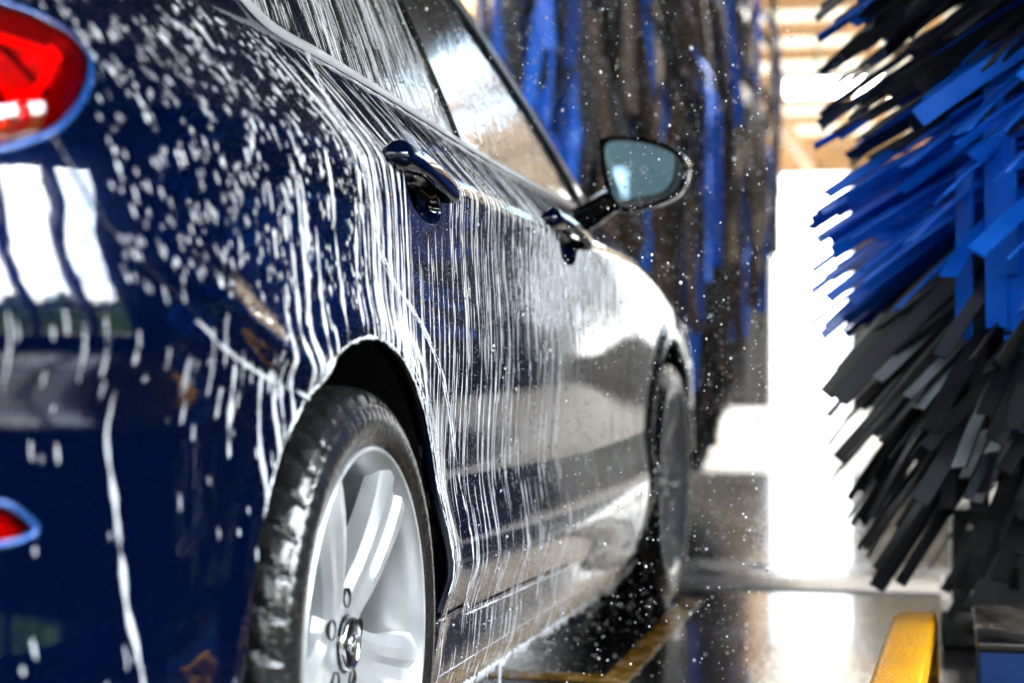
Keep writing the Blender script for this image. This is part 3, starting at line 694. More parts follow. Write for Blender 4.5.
# --- wheels
def wheel_parts():
    """tyre and alloy meshes with the axle along x, outer face at x=0"""
    out={}
    # tyre: profile swept round, grooves cut by modulating the radius
    prof=[(-.020,.234),(-.010,.2385),(-.004,.246),(.001,.256),(.0035,.268),(.003,.280),(-.001,.290),(-.0025,.2945),(-.0055,.296),(-.008,.302),(-.014,.3095),(-.022,.3142),(-.032,.3166),(-.044,.3178),(-.058,.3184),(-.060,.3184),(-.063,.310),(-.070,.310),(-.073,.3185),(-.10,.3186),(-.105,.3186),(-.108,.310),(-.116,.310),(-.119,.3186),(-.15,.3185),(-.153,.3184),(-.156,.310),(-.163,.310),(-.166,.318),(-.19,.3166),(-.203,.3130),(-.213,.306),(-.222,.29),(-.226,.27),(-.221,.25),(-.207,.236)]
    na=660; P=np.array(prof); th=np.linspace(0,2*math.pi,na,endpoint=False)
    X=np.repeat(P[:,0][:,None],na,1); R=np.repeat(P[:,1][:,None],na,1)
    pitch=2*math.pi/42
    ph=((th[None,:]-X*2.2)%pitch)/pitch
    g=np.clip(1-np.abs(ph-.5)/.085,0,1)**.4
    outer=np.clip((P[:,1]-.2975)/.008,0,1)[:,None]*np.where((X>-.060)|(X<-.166),1,0)
    R=R-.0105*g*outer
    ph2=((th[None,:]+X*3)%pitch)/pitch; g2=np.clip(1-np.abs(ph2-.5)/.07,0,1)**.5
    R=R-.006*g2*np.where((X<=-.073)&(X>=-.153)&(R>.315),1,0)
    ph3=(th[None,:]%(pitch/2))/(pitch/2); g3=np.clip(1-np.abs(ph3-.5)/.16,0,1)
    X=X-.0022*g3*np.exp(-((P[:,1]-.2885)/.005)**2)[:,None]*np.where(X>-.02,1,0)
    V=np.stack([X,R*np.cos(th)[None],R*np.sin(th)[None]],-1).reshape(-1,3)
    i=np.arange(len(P)-1)[:,None]*na; j=np.arange(na)[None]; j2=(j+1)%na
    F=np.stack([i+j,i+j2,i+na+j2,i+na+j],-1).reshape(-1,4)
    out['tire']=(V,F)
    mb=MB()
    mb.lathe([(-.020,.238),(-.006,.243),(-.002,.2425),(.0,.240),(-.0015,.237),(-.010,.2325),(-.016,.226),(-.030,.219),(-.06,.2135),(-.15,.208),(-.205,.212),(-.215,.238)],120,close=False)
    mb.f=[f for f in mb.f if len(f)<20]          # open barrel, no caps
    # five sculpted spokes
    for s in range(5):
        a0=math.radians(47+72*s); rings=[]
        stn=[(.045,.036,-.036,.034),(.070,.040,-.032,.036),(.095,.043,-.026,.036),(.125,.047,-.020,.034),(.155,.051,-.015,.032),(.185,.056,-.011,.030),(.210,.062,-.009,.026),(.226,.068,-.009,.02),(.234,.072,-.010,.012)]
        for (r,w,x,t) in stn:
            e=[]
            k=np.clip((r-.06)/.05,0,1)
            for (q,dx) in ((-1.0,-t),(-.95,-.008),(-.62,.0),(-.34,.0),(-.16,-.007*k),(.16,-.007*k),(.34,.0),(.62,.0),(.95,-.008),(1.0,-t)):
                tang=q*w+.020*max(0,(r-.10)/.13)**1.3; e.append((x+dx, r*math.cos(a0)-tang*math.sin(a0), r*math.sin(a0)+tang*math.cos(a0)))
            rings.append(e)
        mb.loft(rings)
    mb.lathe([(-.075,.02),(-.075,.082),(-.052,.082),(-.041,.074),(-.036,.060),(-.034,.036),(-.040,.034),(-.040,.001)],60)
    out['wheel']=mb
    return out
WP=wheel_parts()
def add_wheel(wy, sx, detail=True):
    mb=WP['wheel']
    w=MB(); w.v=list(mb.v); w.f=list(mb.f); o=w.build('wheel',M['alloy'],car,smooth=True,auto=24)
    o.location=(.010 if not sx else MIRX-.010,wy+.020*(wy<1),.3186)
    if sx: o.rotation_euler=(0,0,math.pi)
    mesh_np('tire',*WP['tire'],M['rubber'],o)
    if not detail: return o
    MB().lathe([(-.040,.002),(-.026,.004),(-.025,.024),(-.027,.029),(-.032,.033),(-.04,.033)],40).build('center_cap',M['black'],o,smooth=True,auto=40)
    c=MB(); c.lathe([(-.0275,.0285),(-.0235,.0305),(-.0245,.033),(-.03,.0335)],48); c.f=[f for f in c.f if len(f)<20]
    em=c.build('cap_ring',M['chrome'],o,smooth=True)
    # emblem: oval ring round a slanted letter-like mark
    e=MB(); rings=[]
    n=40; P=[(-.0235,.0190*math.cos(t),.0125*math.sin(t)) for t in np.linspace(0,2*math.pi,n,endpoint=False)]; P.append(P[0])
    e.tube(P,.0012,8,cap=False,up=(1,0,0))
    e.tube([(-.0235,-.0085+.002*math.sin(z*120),z) for z in np.linspace(-.0095,.0095,8)],.0016,8,up=(1,0,0))
    e.tube([(-.0235,.0085+.002*math.sin(z*120),z) for z in np.linspace(-.0095,.0095,8)],.0016,8,up=(1,0,0))
    e.tube([(-.0235,-.0085,-.002),(-.0235,.0085,.002)],.0014,8,up=(1,0,0))
    e.build('emblem',M['chrome'],o,smooth=True)
    for s in range(5):
        a=math.radians(47+36+72*s); y=.056*math.cos(a); z=.056*math.sin(a)
        q=MB(); q.lathe([(-.05,.001),(-.05,.0115),(-.0335,.0115),(-.0325,.0125),(-.036,.0125)],20,c=(0,y,z)); q.f=[f for f in q.f if len(f)<18]
        q.lathe([(-.05,.0085),(-.038,.0085),(-.036,.006),(-.036,.0005)],6,c=(0,y,z)); q.build('lug_nut',M['dark_steel'],o,auto=30)
    q=MB(); q.lathe([(-.125,.03),(-.125,.150),(-.100,.150),(-.100,.08),(-.085,.075),(-.085,.03)],64); q.build('brake_disc',M['dark_steel'],o,smooth=True,auto=30)
    q=MB(); q.lathe([(-.140,.02),(-.140,.200),(-.132,.203),(-.128,.198),(-.128,.02)],64); q.build('brake_shield',M['matte'],o,smooth=True,auto=30)
    q=MB()
    rings=[]
    for x in (-.15,-.085,-.070):
        ring=[(x,r*math.cos(t),r*math.sin(t)) for r,ts in ((.172,np.linspace(2.6,3.7,10)),(.095,np.linspace(3.7,2.6,10))) for t in ts]
        rings.append(ring)
    q.loft(rings); q.build('brake_caliper',M['blackpaint'],o,bevel=.006)
    return o
w1=add_wheel(0,0); w2=add_wheel(2.65,0); add_wheel(0,1,False); add_wheel(2.65,1,False)
w2.rotation_euler=(math.radians(23),0,0)

# --- side mirror
HS=np.array([(-.041,.117),(.03,.118),(.095,.104),(.138,.073),(.146,.038),(.128,-.004),(.085,-.028),(.025,-.042),(-.014,-.036),(-.036,.02),(-.044,.08)])
GS=np.array([(-.026,.104),(.03,.106),(.098,.086),(.116,.068),(.112,.026),(.090,-.002),(.04,-.012),(-.006,-.018),(-.022,.012),(-.029,.06)])
HS=np.array(smooth_poly(HS,6,True)); GS=np.array(smooth_poly(GS,6,True))
MO=np.array([.028,1.70,1.008])
def ring2(P,s,dy,c=None,tilt=0.0):
    c=P.mean(0) if c is None else c
    q=c+(P-c)*s; return [tuple(MO+np.array([a,dy+tilt*(a-.05),b])) for a,b in q]
mb=MB(); mb.loft([ring2(HS,.86,.012),ring2(HS,.93,.0),ring2(HS,.985,.003),ring2(HS,1.0,.012),ring2(HS,1.0,.03),ring2(HS,.97,.055),ring2(HS,.88,.085),ring2(HS,.70,.108),ring2(HS,.42,.122),ring2(HS,.1,.126)])
mir=mb.build('side_mirror',M['black'],car,smooth=True,auto=50); mir['label']='black door mirror'
g=[tuple(p) for p in ring2(GS,1.0,-.003,None,.03)]
gm=MB().loft([g,[(x,y+.006,z) for x,y,z in g]]).build('mirror_glass',M['mirror'],mir,smooth=False,auto=30)
q=MB(); q.tube([tuple(MO+np.array(p)) for p in ((-.19,.10,-.085),(-.13,.085,-.062),(-.08,.065,-.045),(-.03,.05,-.015),(.0,.05,.0))],[.038,.032,.028,.028,.03],14,flat=1.25); q.build('mirror_arm',M['black'],mir,smooth=True,auto=60)
# ------------------------------------------------------------------ wash brushes
def strip_mesh(path, side, w, th):
    """one foam strip: a flat ribbon with thickness along a path; side = ribbon width direction per point"""
    P=np.asarray(path,float); n=len(P); T=np.gradient(P,axis=0); T/=np.linalg.norm(T,axis=1,keepdims=True)
    S=np.asarray(side,float); S=S-T*(S*T).sum(1,keepdims=True); S/=np.linalg.norm(S,axis=1,keepdims=True)+1e-9; Nn=np.cross(T,S)
    w=np.broadcast_to(w,(n,))[:,None]
    V=np.stack([P-S*w/2-Nn*th/2,P+S*w/2-Nn*th/2,P+S*w/2+Nn*th/2,P-S*w/2+Nn*th/2],1).reshape(-1,3)
    F=[]
    for i in range(n-1):
        a=4*i; b=a+4
        for k in range(4): F.append((a+k,a+(k+1)%4,b+(k+1)%4,b+k))
    F.append((3,2,1,0)); F.append((4*n-4,4*n-3,4*n-2,4*n-1))
    return V,F
CAMP=np.array([.69,-2.125,.69])
def cam_px(p):
    d=p-CAMP; r=np.array([math.cos(YAW),math.sin(YAW),0]); f=np.array([-math.sin(YAW),math.cos(YAW),0]); D=d@f
    return 512+1827*(d@r)/D, 342-1827*d[...,2]/D, D
def brush(root, strips, names):
    """strips: list of (V, F, material key, score); the 100 of the highest score become parts, the rest one part of stuff per colour"""
    strips=sorted(strips,key=lambda s:-s[3])
    for V,F,mk,_ in strips[:100]:
        o=mesh_np(names[mk],V,F,M[mk],root,False)
    for mk in sorted({s[2] for s in strips[100:]}):
        V=[];F=[];b=0
        for v,f,k,_ in strips[100:]:
            if k!=mk: continue
            V.append(v); F+=[tuple(i+b for i in q) for q in f]; b+=len(v)
        o=mesh_np(names[mk]+'_mass',np.concatenate(V),F,M[mk],root,False); o['kind']='stuff'
NAMES={'strip_blue':'blue_strip','strip_black':'black_strip','strip_grey':'grey_strip','strip_brown':'backlit_brown_strip'}

# right: spinning brush, strips thrown outwards and drooping
BX,BY=1.22,2.02
rb=empty('wash_brush',(0,0,0)); tag(rb,'large spinning wash brush with bands of blue and black foam strips beside the yellow rail','wash brush')
MB().lathe([(.10,.03),(.10,.10),(2.6,.10),(2.6,.03)],32,'z',(BX,BY,0)).build('brush_shaft',M['steel'],rb,smooth=True,auto=40)
c=MB()
for z in np.arange(.35,2.4,.25): c.lathe([(z,.10),(z,.135),(z+.03,.135),(z+.03,.10)],32,'z',(BX,BY,0))
c.build('shaft_ring',M['blackpaint'],rb,smooth=True,auto=40)
rs=np.random.default_rng(5); strips=[]
def throw(ang, ztip, R, steep, mk, w=.042, limp=0.0, curl=0.0):
    """strip whose tip reaches radius R at height ztip; steep = end slope"""
    n=12; t=np.linspace(0,1,n); r=.10+(R-.10)*(t-limp*.25*t**2)
    drop=steep*(R-.1)*(.35*t+.65*t**1.8)
    z=ztip+drop[-1]-drop
    a=ang+curl*t**2
    wob=rs.normal(0,.012)*np.sin(t*3+rs.uniform(0,6))
    P=np.stack([BX+r*np.cos(a),BY+r*np.sin(a),z+wob],1)
    tw=rs.normal(0,.55); tg=np.stack([-np.sin(a),np.cos(a),0*a],1)
    sd=tg*math.cos(tw)+np.array([0,0,1.0])*math.sin(tw)
    return P,sd,w*rs.uniform(.8,1.12)
def band_of(z):
    if z<.70+rs.normal(0,.025): return 'strip_black' if rs.random()>.03 else 'strip_grey'
    if z<1.09+rs.normal(0,.03): return 'strip_blue'
    if z<1.38: return 'strip_black' if rs.random()>.24 else 'strip_blue'
    return 'strip_blue' if rs.random()>.4 else 'strip_black'
for k in range(1900):
    ztip=rs.uniform(.10,2.2); ang=rs.uniform(0,2*math.pi)
    R=.80*(1-.22*max(0,(.42-ztip)/.32)**1.4)*(1.02-.26*rs.random()**1.6)
    steep=np.interp(ztip,[.1,.35,.6,.9,1.3,1.8],[1.2,.95,.68,.42,.46,.52])*rs.uniform(.9,1.1)
    P,sd,w=throw(ang,ztip,R,steep,None,w=.035,curl=rs.normal(0.0,.09))
    if ((P[:,0]>.68)&(P[:,1]>2.09)&(P[:,2]<.345)).any() or ((P[:,0]>.73)&(P[:,1]<1.66)&(P[:,2]<.19)).any(): continue
    mk=band_of(ztip)
    V,F=strip_mesh(P,sd,w,.005)
    px,py,D=cam_px(P[len(P)//2:]); facing=((px>780)&(px<1040)&(py>-20)&(py<640)).mean()-.35*(D.mean()-3.2)
    strips.append((V,F,mk,facing))
# slack strips hanging down the near side
for (deg,ztop,ln,mk,w) in ((-133.9, 1.22, 0.5, 'strip_blue', 0.05), (-141.4, 1.06, 0.42, 'strip_blue', 0.045), (-129.7, 0.98, 0.46, 'strip_blue', 0.05), (-131.5, 1.12, 0.3, 'strip_blue', 0.045), (-137.7, 0.72, 0.36, 'strip_grey', 0.045), (-145.7, 0.66, 0.3, 'strip_grey', 0.04), (-131.1, 0.62, 0.34, 'strip_grey', 0.05)):
    ang=math.radians(deg)
    n=14; t=np.linspace(0,1,n); r=.10+.52*np.minimum(t/.45,1)**.8+.06*np.maximum(t-.45,0)
    z=ztop+.10-.10*np.minimum(t/.45,1)-ln*np.maximum(t-.40,0)**1.2/.54
    a=ang+.10*np.maximum(t-.4,0)
    P=np.stack([BX+r*np.cos(a),BY+r*np.sin(a),z],1); tg=np.stack([-np.sin(a),np.cos(a),0*a],1)
    V,F=strip_mesh(P,tg+np.array([0,0,.05]),w,.006); strips.append((V,F,mk,9))
brush(rb,strips,NAMES)

# left, past the car's nose: brush at rest, strips hanging straight down
LX,LY=-.68,5.85
lb=empty('wash_brush',(0,0,0)); tag(lb,'idle wash brush of hanging blue and dark strips standing past the front of the car','wash brush')
MB().lathe([(.30,.03),(.30,.09),(2.70,.09),(2.70,.03)],24,'z',(LX,LY,0)).build('brush_shaft',M['steel'],lb,smooth=True,auto=40)
strips=[]
for k in range(800):
    ang=rs.uniform(0,2*math.pi); z0=rs.uniform(.95,2.72); L=rs.uniform(.75,1.2); rm=rs.uniform(.25,.72)
    ze=z0-L; rm=min(rm,np.interp(ze,[.05,.35,.6,1.2],[.34,.44,.60,.74]))
    n=14; t=np.linspace(0,1,n); r=.09+(rm-.09)*np.sin(np.minimum(t*2.2,1)*math.pi/2)
    z=z0+.05*np.sin(t*math.pi)-L*t**1.35
    a=ang+rs.normal(0,.14)*t**2+rs.normal(0,.05)*np.sin(t*5)
    P=np.stack([LX+r*np.cos(a),LY+r*np.sin(a),np.maximum(z,.12+.02*t)],1)
    tw=rs.normal(0,.5); tg=np.stack([-np.sin(a)*math.cos(tw)+np.cos(a)*math.sin(tw),np.cos(a)*math.cos(tw)+np.sin(a)*math.sin(tw),0*a],1)
    # colour runs in upright sectors; brown paints warm backlight on one side; the low skirt is black
    s=math.sin(ang*11+2.2+z0*.5)
    q=rs.random()
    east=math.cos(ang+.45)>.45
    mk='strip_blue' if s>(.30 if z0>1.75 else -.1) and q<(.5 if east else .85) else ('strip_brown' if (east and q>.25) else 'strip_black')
    if ze<.22: mk='strip_black'
    V,F=strip_mesh(P,tg,.052*rs.uniform(.7,1.2),.006)
    px,py,D=cam_px(P); strips.append((V,F,mk,((px>470)&(px<785)&(py>-10)&(py<470)).mean()-.6*(D.mean()-7.5)))
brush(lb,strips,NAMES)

# ------------------------------------------------------------------ yellow guide rail, machine base, blue cover
ye=empty('guide_rail',(.60,1.0,0)); tag(ye,'yellow painted steel guide rail with a bent-down end under the brush','guide rail')
ye.location=(0,0,0)
def rail_path(t):
    y=.35+1.32*t; x=.617+.028*t; z=.185
    return x,y,z
rings=[]
path=[(.620,.44,.186),(.623,.56,.184),(.630,.9,.180),(.637,1.25,.172),(.643,1.5,.160),(.647,1.62,.146),(.649,1.70,.118),(.650,1.735,.08),(.651,1.75,.0)]
for i,(x,y,z) in enumerate(path):
    p=np.array(path[min(i+1,len(path)-1)])-np.array(path[max(i-1,0)]); p/=np.linalg.norm(p); up=np.cross(np.array([1,0,0]),p)
    hw,d=.037,.055
    pts=[(-hw,0),(-hw+.004,.0045),(-hw+.010,.006),(hw-.012,.006),(hw-.004,.0035),(hw,-.003),(hw,-d),(hw-.004,-d),(hw-.004,-.004),(-hw+.004,-.004),(-hw+.004,-d),(-hw,-d)]
    rings.append([tuple(np.array([x,y,z])+np.array([1,0,0])*a+up*b) for a,b in pts])
MB().loft(rings).build('rail_channel',M['yellow'],ye,smooth=True,auto=35)
for y in (.66,1.42):
    MB().box((.600,y-.03,0),(.655,y+.03,.165)).build('rail_foot',M['yellow'],ye,bevel=.004)
    MB().box((.575,y-.05,0),(.68,y+.05,.008)).build('foot_plate',M['steel'],ye,bevel=.002)

bs=empty('brush_base',(0,0,0)); tag(bs,'grey steel machine base on a black plinth beneath the spinning brush','machine base')
MB().box((.715,2.16,.085),(1.75,2.75,.31)).build('base_housing',M['steel'],bs,bevel=.012)
MB().box((.69,2.10,0),(1.78,2.80,.085)).build('base_plinth',M['blackpaint'],bs,bevel=.01)
MB().box((.74,2.152,.11),(.94,2.162,.285)).build('access_cover',M['steel'],bs,bevel=.004)
for x,z in ((.755,.125),(.925,.125),(.755,.27),(.925,.27)):
    q=MB(); q.tube([(x,2.153,z),(x,2.143,z)],.008,6); q.build('cover_bolt',M['chrome'],bs)
MB().lathe([(.31,.05),(.31,.20),(.35,.20),(.36,.14),(.42,.13),(.42,.05)],32,'z',(BX,BY+.35,0)).build('bearing_flange',M['blackpaint'],bs,smooth=True,auto=30)
for x in (.84,.90): MB().box((x,2.149,.13),(x+.022,2.16,.18)).build('cover_slot',M['blackpaint'],bs)

bc=empty('pump_cover',(0,0,0)); tag(bc,'blue painted steel box with a black lid at the lower right, near the yellow rail','equipment box')
MB().box((.757,1.17,.0),(1.30,1.62,.150)).build('box_body',M['blueplate'],bc,bevel=.006)
MB().box((.752,1.163,.150),(1.305,1.63,.166)).build('box_lid',M['blackpaint'],bc,bevel=.004)
bc.location=(0,0,0)
# ------------------------------------------------------------------ soap foam and water on the car
fr=np.random.default_rng(23)
def skin_off(u,z):
    """height of the outer surface over the nominal skin: panes sit a little deeper"""
    return 0.0
def z_low(u): return np.interp(u,[-1.0,-.4,.0,.5,1.1,2.0,2.65],[.21,.20,.30,.158,.15,.138,.2])
def LS_out(u,z):
    sh=np.shape(u); Q=np.stack([np.ravel(u),np.ravel(z)],1); near=Q[:,0]<-.5; r=np.ones(len(Q),bool)
    if near.any(): r[near]=~inside(np.array(LAMP),Q[near])
    return r.reshape(sh)
def on_skin(u,z):
    y=plan(u)[0]; ok=(z>z_low(u))&(z<z_top(y)-.004)
    for wy,wz in WHEELS: ok&=np.hypot(y-wy,z-wz)>ARCH_R+.001
    for h in HANDLE:                                    # nothing floats over the scooped recess behind a handle
        c=np.array(cup_poly(h)).mean(0); ok&=np.hypot((u-c[0])/.086,(z-c[1])/.036)>1
    return ok&(LS_out(u,z))
def flow_dir(u,z):
    e=.004; tu=(surf(u+e,z)-surf(u-e,z))/(2*e); tz=(surf(u,z+e)-surf(u,z-e))/(2*e); n=np.cross(tu,tz); n/=np.linalg.norm(n,axis=-1,keepdims=True)
    t=np.zeros_like(n); t[...,2]=-1; t=t+n*n[...,2:3]; t/=np.linalg.norm(t,axis=-1,keepdims=True)+1e-9
    b=t[...,2]; a=((t-b[...,None]*tz)*tu).sum(-1)/((tu**2).sum(-1)); return a,b
class Foam:
    def __init__(s): s.V=[]; s.T=[]; s.N=[]; s.b=0
    def ribbons(s,u0,z0,length,hw,drift,step=.005,wob=.10,bead=.28,h=.5,off=.0):
        """trace streams down the skin from (u0,z0)"""
        m=len(u0); n=int(max(3,np.ceil(length.max()/step)))
        u=u0.copy(); z=z0.copy(); U=[u.copy()]; Z=[z.copy()]; lat=fr.normal(0,1,m)*0
        for k in range(n):
            a,b=flow_dir(u,z); lat=lat*.86+fr.normal(0,1,m)*wob*.3
            u=u+step*(a+drift+lat*.5); z=z+step*b; U.append(u.copy()); Z.append(z.copy())
        U=np.array(U).T; Z=np.array(Z).T; K=U.shape[1]                      # m,K
        L=np.minimum(np.maximum((length/step).astype(int),2),K-1)
        idx=np.arange(K)[None]; tt=idx/L[:,None]
        ok=on_skin(U.ravel(),Z.ravel()).reshape(U.shape); ok=np.cumprod(ok,1).astype(bool)&(idx<=L[:,None])
        env=np.clip(tt*6,0,1)**.5*np.clip((1-tt)*8,0,1)**.5
        nz=fr.normal(0,1,U.shape); 
        for _ in range(2): nz[:,1:-1]=(nz[:,:-2]+nz[:,1:-1]+nz[:,2:])/3*1.25
        W=hw[:,None]*env*np.clip(1+bead*nz*1.6,.15,2.6); W[~ok]=0
        e=.003
        P=surf(U,Z); N=nrm(U,Z); D=np.gradient(P,axis=1); D/=np.linalg.norm(D,axis=-1,keepdims=True)+1e-9; B=np.cross(N,D)
        w=W[...,None]; c=P+N*(off+w*h)
        A=np.stack([P-B*w+N*(off-.0003),c-B*w*.45,c+B*w*.45,P+B*w+N*(off-.0003)],2)        # m,K,4,3
        nn=np.stack([-B*.8+N*.4,-B*.35+N,B*.35+N,B*.8+N*.4],2); nn/=np.linalg.norm(nn,axis=-1,keepdims=True)
        base=(np.arange(m)[:,None]*K+np.arange(K)[None])*4+s.b
        seg=(ok[:,:-1]&ok[:,1:])
        for q in range(3):
            a=base[:,:-1][seg]+q; b=a+1; c2=base[:,1:][seg]+q+1; d=base[:,1:][seg]+q
            s.T.append(np.stack([a,d,c2],1)); s.T.append(np.stack([a,c2,b],1))
        s.V.append(A.reshape(-1,3)); s.N.append(nn.reshape(-1,3)); s.b+=m*K*4
    def dots(s,u,z,r,stretch,tilt=0.0,h=.55,off=.0):
        m=len(u); P=surf(u,z); N=nrm(u,z); a,b=flow_dir(u,z); e=.004
        tu=(surf(u+e,z)-surf(u-e,z)); tz=(surf(u,z+e)-surf(u,z-e))
        D=tu*(a+tilt)[:,None]+tz*b[:,None]; D/=np.linalg.norm(D,axis=-1,keepdims=True); B=np.cross(N,D)
        th=np.linspace(0,2*math.pi,8,endpoint=False); V=[];Nn=[]
        for k,t in enumerate(th):
            o=(B*math.cos(t)*r[:,None]+D*(math.sin(t)*r*stretch)[:,None]); V.append(P+o+N*(off-.0003)); q=(B*math.cos(t)+D*math.sin(t)/stretch[:,None])*.8+N*.5; Nn.append(q/np.linalg.norm(q,axis=1,keepdims=True))
        for k,t in enumerate(th[::2]):
            t=t+.39; o=(B*math.cos(t)*r[:,None]+D*(math.sin(t)*r*stretch)[:,None])*.55; V.append(P+o+N*(off+r*h*.85)[:,None]); q=(B*math.cos(t)+D*math.sin(t))*.35+N; Nn.append(q/np.linalg.norm(q,axis=1,keepdims=True))
        V=np.stack(V,1); Nn=np.stack(Nn,1)
        F=[]
        for k in range(4):
            i0=2*k; i1=2*k+1; i2=(2*k+2)%8; t0=8+k; t1=8+(k+1)%4
            F+=[(i0,i1,t0),(i1,i2,t0)] if False else [(i0,i1,t0),(i1,i2,t1),(i1,t1,t0)]
        F+=[(8,9,10),(8,10,11)]; F=np.array(F)
        s.T.append((F[None]+(np.arange(m)*12)[:,None,None]+s.b).reshape(-1,3)); s.V.append(V.reshape(-1,3)); s.N.append(Nn.reshape(-1,3)); s.b+=m*12
    def build(s,name,m,parent=None):
        V=np.concatenate(s.V); T=np.concatenate(s.T); N=np.concatenate(s.N)
        used=np.unique(T); mp=np.full(len(V),-1); mp[used]=np.arange(len(used)); return mesh_np(name,V[used],mp[T],m,parent,True,N[used])
def rnd(a,b,n): return fr.uniform(a,b,n)
def logr(a,b,n): return np.exp(fr.uniform(math.log(a),math.log(b),n))
def keep(u,z,*r):
    k=on_skin(u,z); return (u[k],z[k])+tuple(x[k] for x in r)
foam=Foam(); wat=Foam()
def streams(f,n,u0,u1,z0,z1,l0,l1,w0,w1,drift=0.0,**kw):
    u=rnd(u0,u1,n); z=rnd(0,1,n); zb=z_top(plan(u)[0]); zz=(z0(u) if callable(z0) else z0); z2=(z1(u) if callable(z1) else z1); z=zz+(z2-zz)*z
    u,z=keep(u,z); m=len(u)
    if m: f.ribbons(u,z,logr(l0,l1,m),logr(w0,w1,m),drift,**kw)
def spots(f,n,u0,u1,z0,z1,r0,r1,s0=1.0,s1=1.8,tilt=0.0):
    u=rnd(u0,u1,n); zz=(z0(u) if callable(z0) else z0); z2=(z1(u) if callable(z1) else z1); z=zz+(z2-zz)*rnd(0,1,n)
    u,z=keep(u,z); m=len(u); f.dots(u,z,logr(r0,r1,m),rnd(s0,s1,m),tilt)
belt=lambda u: belt_z(plan(u)[0])
# shoulder below the windows, doors, sill flare: fine dense streams
streams(foam,150,-.06,1.5,lambda u:belt(u)-.12,lambda u:belt(u)+.0,.05,.40,.0003,.0009,.06)
streams(foam,80,-.02,.8,.55,lambda u:belt(u)-.05,.10,.5,.0004,.0010,.03)
streams(foam,210,.25,1.2,.36,.92,.02,.22,.0003,.0009,.0)
streams(foam,95,1.1,2.3,.34,.95,.03,.25,.0004,.0010,.0)
streams(foam,110,.40,2.2,.16,.37,.03,.20,.0004,.0011,.0)
streams(foam,50,.0,.30,.72,1.03,.15,.5,.0005,.0014,.04)
# tail: short slanting dashes, a few long runs
streams(foam,760,-.60,.02,.74,1.08,.006,.022,.0007,.0016,.20)
streams(foam,50,-.34,-.08,.66,1.05,.012,.05,.0012,.0022,.08)
streams(foam,60,-.75,-.2,.3,.72,.008,.03,.0009,.0018,.12)
streams(foam,26,-.75,-.25,.64,.72,.02,.08,.0008,.0012,.12)
hero=[(-.600,.650,.55,.0028),(-.562,.938,.05,.0022),(-.245,.86,.40,.0030),(-.215,.90,.45,.0028),(-.195,.88,.25,.0022),(-.30,.66,.30,.0026),(-.335,.66,.16,.0022),(-.27,.75,.45,.0028),(-.16,.82,.2,.0024),(-.10,.92,.24,.0022),(-.02,.88,.18,.0022),(.05,.84,.14,.0022),(-.41,.67,.10,.0022),(.0,1.05,.40,.0018),(.06,1.05,.45,.0016),(.12,1.04,.5,.0016)]
H=np.array(hero); foam.ribbons(H[:,0],H[:,1],H[:,2],H[:,3],np.where(H[:,0]<-.2,.13,.03),wob=.25,bead=.4)
# panes
streams(foam,430,.24,.95,lambda u:belt(u)+.0,lambda u:z_top(u)-.03,.03,.26,.0003,.0009,-.05,off=-.005)
streams(foam,50,0,.2,lambda u:belt(u)+.0,lambda u:z_top(u)-.03,.03,.15,.0004,.0009,-.05,off=-.003)
streams(foam,50,.95,2.0,lambda u:belt(u),lambda u:z_top(u)-.03,.02,.10,.0004,.0009,-.05,off=-.005)
# drops everywhere
spots(foam,6500,-.05,1.2,.16,lambda u:belt(u),.0004,.0012)
spots(foam,2300,1.1,3.1,.14,lambda u:belt(u),.0006,.0016)
spots(foam,3600,-.85,.05,.60,1.08,.0005,.0014,1.2,2.6,.2)
spots(foam,1300,-.90,-.2,.22,.68,.0007,.0018,1.0,2.2)
spots(foam,1700,.0,2.05,lambda u:belt(u),lambda u:z_top(u),.0005,.0015)
spots(wat,2600,-.8,2.8,.16,lambda u:belt(u),.0008,.0024)
spots(wat,1000,.0,2.05,lambda u:belt(u),lambda u:z_top(u),.0008,.0024)
# suds gathered along edges
def edge_run(pts, hw, off=.0, jit=.003, bead=.6, nrep=1):
    Q=np.array(densify_open(pts,.004)); Q=Q+fr.normal(0,jit*.25,Q.shape); P=surf(Q[:,0],Q[:,1]); N=nrm(Q[:,0],Q[:,1]); n=len(P)
    w=hw*np.clip(1+bead*np.convolve(fr.normal(0,1,n+6),np.ones(7)/7**.5,'valid'),.2,2.4)
    D=np.gradient(P,axis=0); D/=np.linalg.norm(D,axis=1,keepdims=True); B=np.cross(N,D); V=[];Nn=[]
    for a,h in ((-1,-.1),(-.5,.5),(.5,.5),(1,-.1)): V.append(P+B*(a*w)[:,None]+N*(off+h*w)[:,None]); q=B*a*.8+N*.6; Nn.append(q/np.linalg.norm(q,axis=1,keepdims=True))
    V=np.stack(V,1); Nn=np.stack(Nn,1); base=np.arange(n)*4+foam.b
    for q in range(3):
        a=base[:-1]+q; foam.T.append(np.stack([a,base[1:]+q,base[1:]+q+1],1)); foam.T.append(np.stack([a,base[1:]+q+1,a+1],1))
    foam.V.append(V.reshape(-1,3)); foam.N.append(Nn.reshape(-1,3)); foam.b+=n*4
def densify_open(P,step):
    P=np.asarray(P,float); out=[]
    for a,b in zip(P[:-1],P[1:]):
        n=max(1,int(math.ceil(np.hypot(*(b-a))/step)))
        for k in range(n): out.append(a+(b-a)*k/n)
    return out+[P[-1]]
edge_run(BELT[:6],.0022,.006); edge_run([(a,b-.012) for a,b in BELT[:6]],.0012,.0)
edge_run(arc(0,.3186,math.radians(150),math.radians(2),ARCH_R+.003),.0016)
edge_run(arc(0,.3186,math.radians(70),math.radians(2),ARCH_R+.012),.0010)
edge_run(DOOR_REAR,.0016); edge_run([(a-.012,b) for a,b in DOOR_REAR[:60]],.0014)
edge_run([(a,b-.004) for a,b in BUMP_SEAM[20:]],.0012)
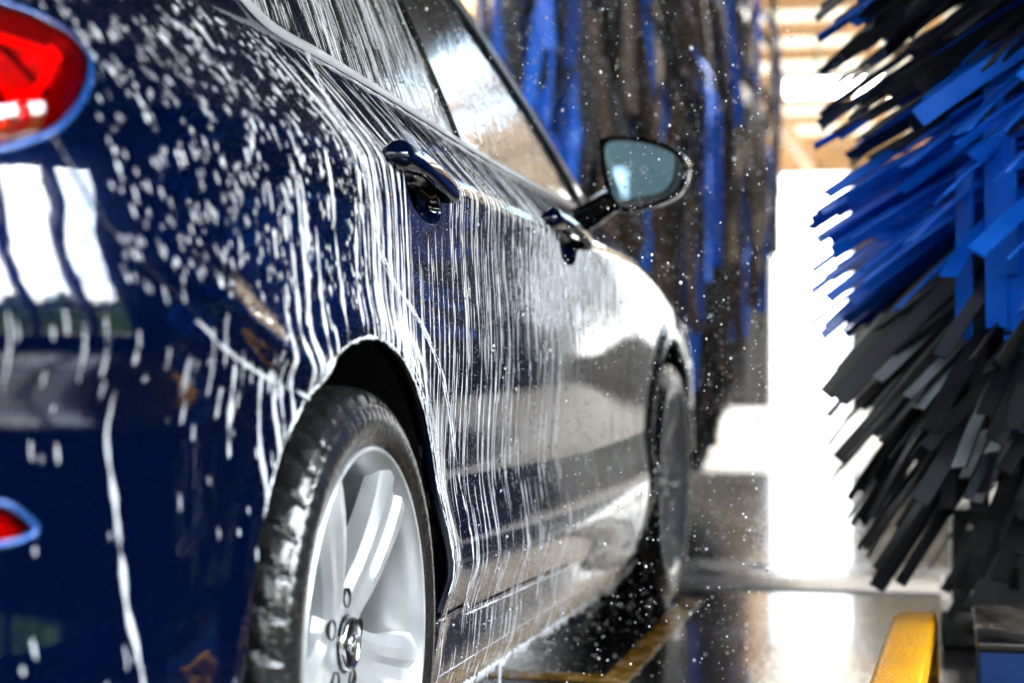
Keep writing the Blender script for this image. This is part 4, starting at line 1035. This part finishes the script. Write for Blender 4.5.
edge_run([(.54,.278),(1.07,.262),(1.7,.243),(2.15,.224)],.0010)
edge_run([(.42,.205),(1.1,.198),(2.0,.178)],.0006)
fo=foam.build('soap_foam',M['foam']); tag(fo,'white soap suds running in streaks and beads down the blue car','foam',kind='stuff')
wo=wat.build('water_drops',M['water']); tag(wo,'clear water drops beaded on the blue car body','water drops',kind='stuff')

# drips hanging from the sill
mb=MB(); yy=.40
while yy<2.25:
    z=float(z_low(np.array(yy)))+.002; x=float(side_x(yy,z))-.004; l=fr.uniform(.006,.020); w=fr.uniform(.005,.009)
    mb.lathe([(.004,.001),(.002,w),(-l*.3,w*.62),(-l*.7,w*.42),(-l*.92,w*.34),(-l,.0006)],8,'z',(x,yy,z)); yy+=fr.uniform(.012,.035)
y0=.86; z=float(z_low(np.array(y0))); x=float(side_x(y0,z))
mb.lathe([(.004,.002),(0,.009),(-.010,.0045),(-.026,.003),(-.044,.0034),(-.052,.0045),(-.058,.001)],10,'z',(x,y0,z))
o=mb.build('sill_drips',M['foam'],None,smooth=True); tag(o,'row of white soapy drips hanging under the door sill','drips',kind='stuff')

# spray of drops in the air round the car
ico=bmesh.new(); bmesh.ops.create_icosphere(ico,subdivisions=1,radius=1.0); IV=np.array([v.co[:] for v in ico.verts]); IF=np.array([[v.index for v in f.verts] for f in ico.faces]); ico.free()
n=42000; lo=np.array([-1.2,.3,.05]); hi=np.array([.45,5.0,2.1]); P=fr.uniform(0,1,(n,3))*(hi-lo)+lo
sx=np.where(P[:,1]<3.45,side_x(P[:,1],np.minimum(P[:,2],1.5)),-.9); free=(P[:,0]>sx+.02)|(P[:,1]>3.7)|(P[:,2]>1.55)
low=(P[:,2]<.14)&(P[:,0]>-.8)&(P[:,1]>.5)&(P[:,1]<2.2); P=P[free|low]
extra=np.stack([fr.uniform(-.5,.02,500),fr.uniform(.45,2.1,500),fr.uniform(.01,.135,500)],1); P=np.concatenate([P,extra])
db=np.hypot(P[:,0]-BX,P[:,1]-BY); P=P[db>.86]
r=np.exp(fr.normal(math.log(.00105),.42,len(P)))
V=(IV[None]*np.stack([r,r,r*1.15],1)[:,None]+P[:,None]).reshape(-1,3); F=(IF[None]+(np.arange(len(P))*len(IV))[:,None,None]).reshape(-1,3)
so=mesh_np('water_spray',V,F,M['foam'],None,True); tag(so,'fine white spray of water drops flying around the car','spray',kind='stuff')
